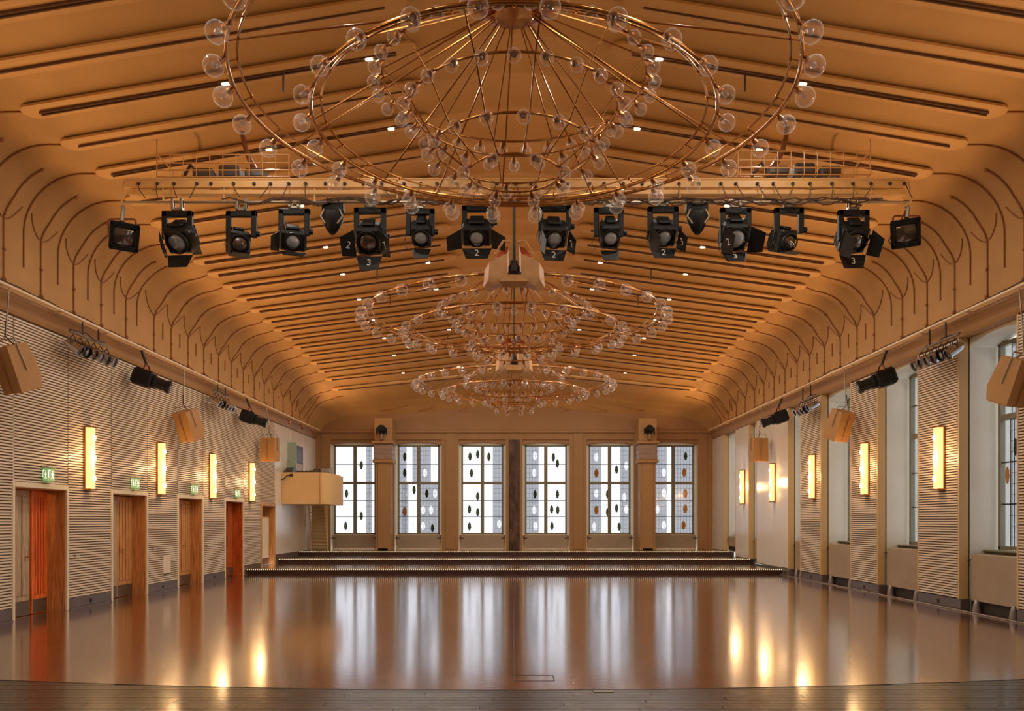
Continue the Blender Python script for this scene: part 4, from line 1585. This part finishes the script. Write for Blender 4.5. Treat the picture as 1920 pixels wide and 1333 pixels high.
def make_spot(px, label, yoke=(57, 48), top=394, head=(48, 48), head_c=(0, 450), tilt=35, pan=0, doors=(1, 1, 1, 1), nums=('', '', '', ''), lens='g', kind='fresnel', roll=0):
    """yoke: width, height in photo pixels at the bar; head: size; doors: opening in degrees for top, bottom, left, right (0 = none)"""
    k = 1.0 / PXM
    base = T2(px, 379)
    t = empty('spotlight', base)
    tag(t, label, 'stage lamp', 'stage lamps on the lighting bridge')
    zt = -(top - 379) * k
    # clamp
    b = MB()
    for dx in (-0.07, 0.07):
        b.bevbox(dx - 0.022, dx + 0.022, -0.050, -0.028, zt - 0.0, 0.05, 0.006)
        b.bevbox(dx - 0.022, dx + 0.022, 0.028, 0.050, zt - 0.0, 0.05, 0.006)
        b.bevbox(dx - 0.022, dx + 0.022, -0.050, 0.050, 0.03, 0.052, 0.006)
    b.bevbox(-0.09, 0.09, -0.03, 0.03, zt - 0.02, min(zt + 0.035, -0.03), 0.01)
    b.tube([(0, 0, zt), (0, 0, zt - 0.10)], 0.022, 8)
    b.build('clamp', M['black'] if kind != 'fresnel' else M['steel'], t, smooth=True)
    yw, yh = yoke[0] * k / 2, yoke[1] * k
    y_ = MB()
    y_.bevbox(-yw, yw, -0.04, 0.04, zt - 0.115, zt - 0.02, 0.01)
    y_.bevbox(-yw, -yw + 0.085, -0.04, 0.04, zt - yh, zt - 0.02, 0.01)
    y_.bevbox(yw - 0.085, yw, -0.04, 0.04, zt - yh, zt - 0.02, 0.01)
    y_.lathe([(0.03, 0), (0.045, 0.01), (0.045, 0.05), (0.03, 0.06)], 10, Matrix.Translation((yw - 0.005, 0, zt - yh + 0.06)) @ rot('Y', 90))
    y_.build('yoke', M['black'], t)
    # head: local -Y is the beam
    hc = Vector((head_c[0] * k, 0.02, -(head_c[1] - 379) * k))
    R = Matrix.Translation(hc) @ rot('Z', pan) @ rot('X', tilt) @ rot('Y', roll)
    hw, hh = head[0] * k / 2, head[1] * k / 2
    b = MB()
    b.bevbox(-hw, hw, -0.12, 0.22, -hh, hh, 0.035, R)
    b.bevbox(-hw * .8, hw * .8, 0.22, 0.32, -hh * .8, hh * .8, 0.05, R)
    b.bevbox(-hw * .5, hw * .5, -0.02, 0.22, hh, hh + 0.05, 0.02, R)
    for q in range(4):
        b.bevbox(-hw - 0.008, hw + 0.008, 0.02 + q * 0.05, 0.04 + q * 0.05, -hh * .8, hh * .8, 0.003, R)
    h = b.build('housing', M['black'], t)
    lr = min(hw, hh) * 0.78
    MB().lathe([(lr * 1.18, 0.0), (lr * 1.22, 0.02), (lr * 1.18, 0.045), (lr * 1.0, 0.05)], 20, R @ Matrix.Translation((0, -0.12, 0)) @ rot('X', 90), cap0=False, cap1=False).build('lens_ring', M['black2'], h, smooth=True)
    MB().lathe([(lr, 0.0), (lr * .93, 0.02), (lr * .7, 0.045), (lr * .4, 0.06), (0.003, 0.066)], 20, R @ Matrix.Translation((0, -0.118, 0)) @ rot('X', 90)).build('lens', M['lens'] if lens == 'g' else M['lens_dark'], h, smooth=True)
    e = hh * 1.0
    for (ang, num, (ax, pos, ln, wd)) in zip(doors, nums, (('top', 1, hh * 1.15, hw), ('bottom', -1, hh * 1.15, hw), ('left', -1, hw * 1.2, hh), ('right', 1, hw * 1.2, hh))):
        if not ang:
            continue
        # a tapering plate hinged on the front rim; ang = 0 would lie flat over the lens, 90 straight forward, 180 flat outward
        poly = [(-wd, 0.0), (wd, 0.0), (wd * 0.72, ln), (-wd * 0.72, ln)]
        if ax in ('top', 'bottom'):
            D = R @ Matrix.Translation((0, -0.165, pos * hh)) @ rot('X', (180 if pos > 0 else 0)) @ rot('X', -(ang - 90) if pos < 0 else (0))
            if pos > 0:
                D = R @ Matrix.Translation((0, -0.165, hh)) @ rot('X', (90 - ang))
                D = D @ rot('X', 0)
                poly3 = [Vector((u, -w, 0)) for u, w in poly]
            else:
                D = R @ Matrix.Translation((0, -0.165, -hh)) @ rot('X', -(90 - ang))
                poly3 = [Vector((u, -w, 0)) for u, w in poly]
        else:
            D = R @ Matrix.Translation((pos * hw, -0.165, 0)) @ rot('Z', (ang - 90) * pos)
            poly3 = [Vector((0, -w, u)) for u, w in poly]
        nrm = Vector((0, 0, 0.004)) if ax in ('top', 'bottom') else Vector((0.004, 0, 0))
        vs = [D @ (p + nrm) for p in poly3] + [D @ (p - nrm) for p in poly3]
        pl = MB().add(vs, [(0, 1, 2, 3), (7, 6, 5, 4), (0, 4, 5, 1), (1, 5, 6, 2), (2, 6, 7, 3), (3, 7, 4, 0)]).build('barn_door', M['black2'], h)
        if num:
            # numeral chalked on the inside face of the plate
            ctr = sum(vs[:4], Vector()) / 4
            n = (vs[1] - vs[0]).cross(vs[3] - vs[0]).normalized()
            view = (Vector((0, 0, HC)) - (base + ctr)).normalized()
            if n.dot(view) < 0:
                n = -n
            up = Vector((0, 0, 1)) - n * n.z
            if up.length < 0.2:
                up = Vector((0, 1, 0)) - n * n.y
            up.normalize()
            xx = up.cross(n)
            T = Matrix((xx, up, n)).transposed().to_4x4()
            T.translation = ctr + n * 0.008
            text_mesh('numeral', num, 0.16, M['white'], pl, T)
    # safety wire loop
    p = Vector((-yw + 0.02, 0.0, zt - yh + 0.05))
    MB().tube([p, p + Vector((-0.05, 0, -0.15)), p + Vector((0.0, -0.02, -0.26)), p + Vector((0.06, 0, -0.2))], 0.006, 5).build('safety_wire', M['cable'], t, smooth=True)
    return t


def make_small_spot(px, label, top=382, bot=441, w=40):
    k = 1 / PXM
    t = empty('spotlight', T2(px, 379))
    tag(t, label, 'stage lamp', 'stage lamps on the lighting bridge')
    h = (bot - top) * k
    zt = min(-(top - 379) * k, -0.035)
    wk = w * k / 2
    b = MB()
    b.bevbox(-wk, wk, -0.08, 0.10, zt - 0.13, zt, 0.012)
    for dx in (-wk * .5, wk * .5):
        b.tube([(dx, 0.04, zt), (dx, 0.04, 0.05), (dx, 0, 0.05), (dx, -0.04, 0.05), (dx, -0.04, -0.01)], 0.010, 6)
    b.build('ballast', M['black'], t)
    MB().lathe([(0.04, -h), (0.09, -h + 0.06), (0.13, -h + 0.15), (wk * .98, -h + 0.24), (wk * .96, -h + 0.33), (wk * .70, -0.13)], 18, Matrix.Translation((0, -0.02, zt)) @ rot('X', -6)).build('reflector', M['black'], t, smooth=True)
    b = MB()
    for s in (-1, 1):
        b.tube([(s * wk * .72, -0.10, zt - 0.12), (s * wk * 1.0, -0.12, zt - 0.24), (s * wk * .55, -0.14, zt - 0.36)], 0.018, 6)
    b.build('fork', M['steel'], t, smooth=True)
    return t


def make_par(px, label, hc, pan, cable=None):
    k = 1 / PXM
    t = empty('spotlight', T2(px, 379))
    tag(t, label, 'stage lamp', 'stage lamps on the lighting bridge')
    c = Vector((0, 0, -(hc - 379) * k))
    MB().tube([(0, 0, -0.065), (0.02, 0, -0.1), (0, 0, c.z + 0.22)], 0.038, 8).build('clamp', M['steel'], t, smooth=True)
    b = MB()
    s = 1 if pan > 0 else -1
    b.tube([(-s * 0.02, 0, c.z + 0.25), (s * 0.19, 0, c.z + 0.25), (s * 0.22, 0, c.z + 0.22), (s * 0.22, 0, c.z - 0.02)], 0.016, 8)
    b.tube([(s * 0.02, 0, c.z + 0.25), (-s * 0.19, 0, c.z + 0.25), (-s * 0.22, 0, c.z + 0.22), (-s * 0.22, 0, c.z - 0.02)], 0.016, 8)
    b.build('yoke', M['redcable'], t, smooth=True)
    R = Matrix.Translation(c) @ rot('Z', pan) @ rot('X', 25)
    b = MB().lathe([(0.06, 0.0), (0.15, 0.05), (0.20, 0.18), (0.21, 0.42), (0.215, 0.45)], 20, R @ Matrix.Translation((0, 0.24, 0)) @ rot('X', 90), cap1=False)
    b.bevbox(-0.21, 0.21, -0.22, -0.20, -0.22, -0.14, 0.004, R)
    b.bevbox(-0.21, 0.21, -0.22, -0.20, 0.14, 0.22, 0.004, R)
    b.bevbox(-0.22, -0.16, -0.22, -0.20, -0.2, 0.2, 0.004, R)
    b.bevbox(0.16, 0.22, -0.22, -0.20, -0.2, 0.2, 0.004, R)
    h = b.build('can', M['black'], t, smooth=True)
    MB().lathe([(0.19, 0), (0.12, 0.03), (0.003, 0.045)], 18, R @ Matrix.Translation((0, -0.17, 0)) @ rot('X', 90)).build('lens', M['lens_dark'], h, smooth=True)
    if cable:
        P = [T2(px, 379) - T2(px, 379) + Vector((dx * k, 0.0, -(py - 379) * k)) for dx, py in cable]
        MB().tube(P, 0.012, 6).build('cable', M['redcable'], t, smooth=True)
    return t


make_par(229, 'black can lamp at the left end of the lighting bridge', 440, 35)
make_spot(333, 'second lamp from the left end with a pale lens and right barn door swung wide', (57, 55), 394, (50, 46), (4, 448), 40, -6, (0, 120, 70, 150), lens='g')
make_spot(453, 'slim lamp with a tall open yoke and plain tilted hood, third from the left end', (57, 52), 394, (40, 46), (-6, 456), 20, 25, (0, 70, 0, 0), lens='d')
make_spot(552, 'lamp with yoke whose round pale lens looks left, fourth from the left end', (58, 52), 390, (50, 36), (-4, 449), 30, 18, (0, 95, 120, 0), lens='g')
make_small_spot(625, 'compact black lamp hanging between the fourth and sixth from the left end')
make_spot(694, 'large lamp with three spread barn doors marked 2 and 3, left of the middle', (60, 62), 388, (48, 50), (-2, 448), 40, 0, (0, 125, 145, 130), ('', '3', '2', '7'), lens='d')
make_spot(788, 'small lamp with a grey glass front in a tall yoke, second left of the pole', (54, 52), 390, (36, 40), (2, 438), 45, 0, (0, 110, 0, 0), lens='g')
make_spot(896, 'lamp with bottom barn door marked 2, just left of the pole', (60, 40), 384, (56, 38), (-2, 438), 45, 0, (0, 120, 140, 140), ('', '2', '', ''), lens='g')
make_spot(1040, 'lamp with barn doors marked 2 and 3, just right of the pole', (62, 48), 384, (50, 40), (-2, 440), 45, 6, (0, 120, 80, 110), ('', '2', '', '3'), lens='g')
make_spot(1141, 'small lamp with a plain grey front in a tall yoke, second right of the pole', (56, 56), 388, (36, 44), (3, 440), 40, 0, (0, 110, 0, 0), lens='g')
make_spot(1243, 'lamp marked 2 and 3 in a square yoke, third right of the pole', (58, 50), 386, (50, 38), (0, 438), 42, 4, (0, 120, 70, 110), ('', '2', '', '3'), lens='g')
make_small_spot(1306, 'compact black lamp hanging between the third and fourth yokes right of the pole', 379, 438)
make_spot(1379, 'lamp with a bright cracked looking lens and wide right barn door, right of the middle', (58, 66), 388, (48, 50), (-2, 441), 40, 0, (0, 100, 60, 150), ('', '3', '2', ''), lens='g')
make_spot(1479, 'slim lamp in a tall yoke, hood turned left, third from the right end', (55, 50), 388, (36, 42), (-8, 452), 22, 20, (0, 75, 0, 0), lens='d')
make_spot(1600, 'large dark lamp with drooping barn doors beside the right end can', (58, 60), 392, (50, 48), (0, 446), 42, 0, (0, 125, 70, 120), ('', '3', '', ''), lens='d')
make_par(1700, 'black can lamp at the right end of the lighting bridge with a red cable', 434, -30, [(-2, 395), (-10, 412), (-24, 432), (-34, 452), (-28, 460), (-16, 458)])

# ------------------------------------------------------------------ things hanging from the wall rails
def wall_speaker(side, Y, zc, label, pan, tilt, drop_top=5.45, sc=1.0):
    t = empty('hanging_speaker', (side * 8.0, Y, zc))
    tag(t, label, 'loudspeaker', 'tan loudspeakers hung from the wall rails')
    R = rot('Z', pan) @ rot('X', tilt)
    b = MB()
    w, h, d = 0.24 * sc, 0.36 * sc, 0.20 * sc
    # wedge cabinet: deeper in front, bevelled back
    b.prism([(-d * 1.1, -h), (d * 0.7, -h), (d * 1.1, -h * 0.4), (d * 0.9, h), (-d * 0.8, h)], 'x', -w, w, R)
    cab = b.build('cabinet', M['speaker'], t)
    MB().bevbox(-w * .95, w * .95, -d * 1.0, d * 0.6, -h - 0.012, -h + 0.002, 0.004, R).build('bottom_panel', M['speaker_bottom_lit'], cab)
    MB().bevbox(-0.008, 0.008, -d * 1.12, -d * 1.0, -h * .9, h * .9, 0.002, R @ Matrix.Translation((0, 0.0, 0))).build('front_seam', M['line'], cab)
    b = MB()
    b.tube([R @ Vector((-w - 0.02, 0, -0.05)), R @ Vector((-w - 0.02, 0, h + 0.10)), R @ Vector((w + 0.02, 0, h + 0.10)), R @ Vector((w + 0.02, 0, -0.05))], 0.012, 6)
    b.build('hanging_bracket', M['steel'], t)
    top = Vector((side * 0.12, 0, 5.425 - zc))
    hp = R @ Vector((0, 0, h + 0.10))
    MB().tube([hp, hp.lerp(top, 0.5) + Vector((0.01, 0, 0)), top], 0.014, 6).build('hanging_wire', M['steel'], t, smooth=True)
    MB().tube([hp + Vector((0.02, 0, 0.3)), hp + Vector((0.03, -0.03, 0.05)), R @ Vector((0, d, h * .5)), R @ Vector((-w * .5, d * 1.2, 0))], 0.010, 5).build('cable', M['cable'], t, smooth=True)
    return t


def zpx(py, Y):
    return HC + (CY - py) * Y / F


SPK = [(13.2, 690, 715), (20.2, 797, 797), (26.9, 843, 843)]
for s in (-1, 1):
    nm = 'left' if s < 0 else 'right'
    for i, (Y, yl, yr) in enumerate(SPK):
        lab = 'tan loudspeaker on a wire below the %s wall rail, %s from the camera' % (nm, ('first', 'second', 'third')[i])
        wall_speaker(s, Y, zpx(yl if s < 0 else yr, Y), lab, s * (28 if i < 2 else 8), (24 if i < 2 else 4), sc=1.0 if i < 2 else 1.05)


def wall_profile(side, Y, py, label):
    zc = zpx(py, Y)
    t = empty('profile_lamp', (side * 8.0, Y, zc))
    tag(t, label, 'stage lamp', 'black profile lamps on the wall rails')
    top = 5.47 - zc
    MB().tube([(side * 0.12, 0, top - 0.065), (0, 0, 0.30)], 0.030, 8).build('clamp', M['hole'], t, smooth=True)
    MB().tube([(0, -0.17, -0.02), (0, -0.15, 0.22), (0, -0.08, 0.31), (0, 0.08, 0.31), (0, 0.15, 0.22), (0, 0.17, -0.02)], 0.018, 8).build('yoke', M['redcable'], t, smooth=True)
    R = rot('Z', side * -14) @ rot('Y', side * -18)
    d = -side        # the beam points across the hall and down
    b = MB()
    b.bevbox(min(-d * 0.30, d * 0.12), max(-d * 0.30, d * 0.12), -0.19, 0.19, -0.17, 0.19, 0.05, R)
    b.bevbox(min(d * 0.10, d * 0.22), max(d * 0.10, d * 0.22), -0.15, 0.15, -0.14, 0.15, 0.04, R)
    for q in range(3):
        b.bevbox(-0.03 - d * (0.05 + 0.08 * q), 0.0 - d * (0.05 + 0.08 * q), -0.205, 0.205, -0.12, 0.12, 0.004, R)
    h = b.build('housing', M['black'], t, smooth=True)
    MB().lathe([(0.12, 0.0), (0.12, 0.20), (0.14, 0.21), (0.14, 0.30)], 16, R @ Matrix.Translation((d * 0.20, 0, 0)) @ rot('Y', 90 * d)).build('snout', M['black2'], h, smooth=True)
    MB().lathe([(0.12, 0.0), (0.06, 0.02), (0.002, 0.03)], 16, R @ Matrix.Translation((d * 0.49, 0, 0)) @ rot('Y', 90 * d)).build('lens', M['lens_dark'], h, smooth=True)
    return t


for s in (-1, 1):
    nm = 'left' if s < 0 else 'right'
    wall_profile(s, 17.9, 712, 'black profile lamp below the %s rail, nearer of the two' % nm)
    wall_profile(s, 24.9, 784, 'black profile lamp below the %s rail, farther of the two' % nm)


def par_bar(side, Y, py, label_bar, label_can, n=6, length=1.5):
    zc = zpx(py, Y)
    t = empty('lamp_bar', (side * 8.12, Y, zc))
    tag(t, label_bar, 'lamp bar', 'par lamp bars on the wall rails')
    MB().tube([(0, -length / 2, 0.26), (0, length / 2, 0.26)], 0.024, 8).build('bar', M['steel'], t, smooth=True)
    for q in (-0.3, 0.3):
        MB().tube([(0, q, 0.26), (0, q, 5.43 - zc)], 0.018, 6).build('hook', M['hole'], t, smooth=True)
    MB().tube([(0.02, -length / 2, 0.28), (0.03, -0.2, 0.33), (0.02, 0.1, 0.27), (0.03, 0.5, 0.31)], 0.015, 6).build('cable', M['cable'], t, smooth=True)
    rr = random.Random(int(Y * 10) + side)
    for k in range(n):
        yy = -length / 2 + length * (k + 0.5) / n
        c = empty('par_can', (side * 8.12, Y + yy, zc))
        tag(c, '%s par can from the camera on the %s, %s' % (('first', 'second', 'third', 'fourth', 'fifth', 'sixth')[k], label_can, 'black' if k % 5 == 1 else 'chrome'), 'stage lamp', 'par cans on the ' + label_can)
        R = rot('Z', rr.uniform(-2, 2)) @ rot('Y', -side * (-62 + rr.uniform(-7, 7)))
        b = MB().tube([(0, -0.085, 0.0), (0, -0.085, 0.15), (0, 0, 0.215), (0, 0.085, 0.15), (0, 0.085, 0.0)], 0.010, 5)
        b.build('yoke', M['hole'], c, smooth=True)
        m = M['chrome'] if k % 5 != 1 else M['black']
        h = MB().lathe([(0.035, 0.18), (0.075, 0.14), (0.094, 0.06), (0.098, -0.14), (0.110, -0.145), (0.110, -0.175), (0.092, -0.175)], 14, R, cap1=False).build('can', m, c, smooth=True)
        MB().lathe([(0.088, -0.13), (0.03, -0.145), (0.002, -0.15)], 14, R).build('lens', M['lens'] if k % 2 else M['lens_dark'], h, smooth=True)


for s in (-1, 1):
    nm = 'left' if s < 0 else 'right'
    par_bar(s, 15.75, 662 if s < 0 else 668, 'bar for par lamps below the %s wall rail, nearer of the two' % nm, 'nearer %s lamp bar' % nm)
    par_bar(s, 22.8, 757 if s < 0 else 765, 'bar for par lamps below the %s wall rail, farther of the two' % nm, 'farther %s lamp bar' % nm, 5, 1.28)
for i, (Y, dz) in enumerate(((29.5, 0), (31.3, 0), (33.0, 0))):
    t = empty('rail_bracket', (-8.1, Y, 5.2))
    tag(t, 'bare brass hook under the left rail above the balcony, %s of three' % ('first', 'second', 'third')[i], 'hook', 'empty hooks on the left rail')
    MB().tube([(0, 0, 0.215), (0, 0, 0.08), (0, 0.08, 0.0), (0, 0.12, 0.06)], 0.03, 8).build('hook', M['brass_dark'], t, smooth=True)
    MB().bevbox(-0.05, 0.05, -0.18, 0.18, 0.10, 0.14, 0.01).build('cross_bar', M['brass_dark'], t)

# ------------------------------------------------------------------ balcony with desk and ladder on the left wall
bal = empty('balcony', (-XW + 0.025, 29.8, 2.30))
tag(bal, 'ochre control balcony projecting from the left wall near the rear', 'balcony')
out = [(0.0, 0.0), (1.38, 0.0), (1.46, 0.03), (1.55, 0.12), (1.72, 0.9), (1.76, 1.6), (1.72, 2.4), (1.55, 3.2), (0.0, 3.2)]
H_ = 1.15
b = MB()
ins = [(max(0, x - 0.07) if 0 < i < 8 else x, min(max(y, 0.07), 3.13)) for i, (x, y) in enumerate(out)]
n = len(out)
vs = [Vector((x, y, 0)) for x, y in out] + [Vector((x, y, H_ - 0.06 * (y / 3.2))) for x, y in out] + [Vector((x, y, H_ - 0.06 * (y / 3.2))) for x, y in ins] + [Vector((x, y, 0.12)) for x, y in ins]
fs = [tuple(range(n))]
for i in range(n - 1):
    for rr_ in range(3):
        fs.append((rr_ * n + i, rr_ * n + i + 1, (rr_ + 1) * n + i + 1, (rr_ + 1) * n + i))
fs.append(tuple(range(3 * n, 4 * n)))
b.add(vs, fs)
b.build('parapet', M['balcony'], bal, smooth=True)
MB().bevbox(1.36, 1.40, -0.012, 0.0, 0.02, H_ - 0.02, 0.004).build('corner_strip', M['jamb'], bal)
MB().bevbox(0.05, 1.5, 0.10, 0.55, H_ - 0.10, H_ - 0.02, 0.01).build('desk_top', M['equip'], bal)
for (nm, cat, lab, x0, x1, y0, y1, h, mt) in (
        ('mixing_desk', 'mixing desk', 'flat dark mixing desk on the balcony top', 0.45, 1.05, 0.12, 0.5, 0.10, 'equip'),
        ('equipment_case', 'case', 'small dark equipment case at the wall end of the balcony', 0.08, 0.34, 0.15, 0.5, 0.22, 'equip'),
        ('control_unit', 'control unit', 'boxy brown control unit right of the mixing desk', 1.08, 1.28, 0.15, 0.5, 0.17, 'equip'),
        ('control_desk', 'control desk', 'pale grey sloped control desk at the balcony corner', 1.32, 1.62, 0.35, 1.0, 0.22, 'equip_grey')):
    t = empty(nm, (-XW + 0.03, 29.8, 2.30 + H_ - 0.018 if nm != 'control_desk' else 2.30 + H_ + 0.004))
    tag(t, lab, cat)
    MB().prism([(y0, 0), (y1, 0), (y1, h), (y0, h * 0.75)], 'x', x0, x1).build('case_body', M[mt], t)
    for q in range(4):
        xk = x0 + (x1 - x0) * (q + 0.5) / 4
        MB().bevbox(xk - 0.015, xk + 0.015, y0 + 0.04, y0 + 0.10, h * 0.77, h * 0.77 + 0.03, 0.004).build('knob', M['hole'], t)
dl = empty('desk_lamp', (-XW + 0.12, 30.1, 2.3 + H_ + 0.20))
tag(dl, 'tiny pale gooseneck lamp on the dark equipment case', 'lamp')
MB().tube([(0, 0, 0), (0, 0, 0.12), (-0.01, 0, 0.22), (0.03, 0, 0.26)], 0.014, 6).build('neck', M['chrome'], dl, smooth=True)
MB().lathe([(0.02, 0.03), (0.045, -0.03)], 10, Matrix.Translation((0.03, 0, 0.25))).build('shade', M['chrome'], dl, smooth=True)
t = empty('wall_camera', (-XW + 0.02, 29.75, 3.22))
tag(t, 'small dark clip lamp fixed beside the balcony corner', 'lamp')
MB().tube([(0.0, 0, -0.03), (0.12, -0.05, 0.0), (0.2, -0.05, 0.1), (0.34, -0.06, 0.12)], 0.02, 6).build('arm', M['hole'], t, smooth=True)
MB().lathe([(0.03, 0), (0.05, 0.03), (0.05, 0.12)], 10, Matrix.Translation((0.3, -0.06, 0.12)) @ rot('Y', 90)).build('head', M['hole'], t, smooth=True)
# door in the wall above the balcony
d6 = empty('door_6', (0, 0, 0))
tag(d6, 'green tinted glazed hatch door in the wall above the balcony', 'door', kind='structure')
ya, yb_ = 30.6, 32.75
MB().bevbox(-XW - 0.02, -XW + 0.04, ya, yb_, 3.3, 4.62, 0.01).build('door_frame', M['equip'], d6)
MB().bevbox(-XW + 0.0, -XW + 0.06, ya + 0.12, yb_ - 0.12, 3.3, 3.92, 0.01).build('lower_panel', M['door_grey'], d6)
MB().bevbox(-XW + 0.0, -XW + 0.05, ya + 0.12, yb_ - 0.12, 3.96, 4.52, 0.01).build('upper_panel', M['equip'], d6)
MB().bevbox(-XW, -XW + 0.35, ya - 0.05, ya, 3.3, 4.62, 0.01).build('door_leaf', M['teal'], d6)
# ladder up to the balcony
ld = empty('ladder', (-8.2, 33.4, ZP))
tag(ld, 'steep cream ladder leading up to the balcony from the platform', 'ladder')
xl, xr = -0.02, 0.62
for x in (xl, xr):
    MB().prism([(x - 0.02, 0), (x + 0.02, 0), (x - 0.13, 2.1), (x - 0.17, 2.1)], 'y', -0.05, 0.05).build('stile', M['ladder'], ld)
for k in range(14):
    z = 0.08 + k * 0.145
    off = -0.15 * z / 2.1
    MB().bevbox(xl + off, xr + off, -0.06, 0.05, z, z + 0.03, 0.006).build('tread', M['ladder'], ld)
MB().box(xl - 0.02, xr, 0.05, 0.06, 0.02, 2.05).build('back_board', M['cream'], ld)
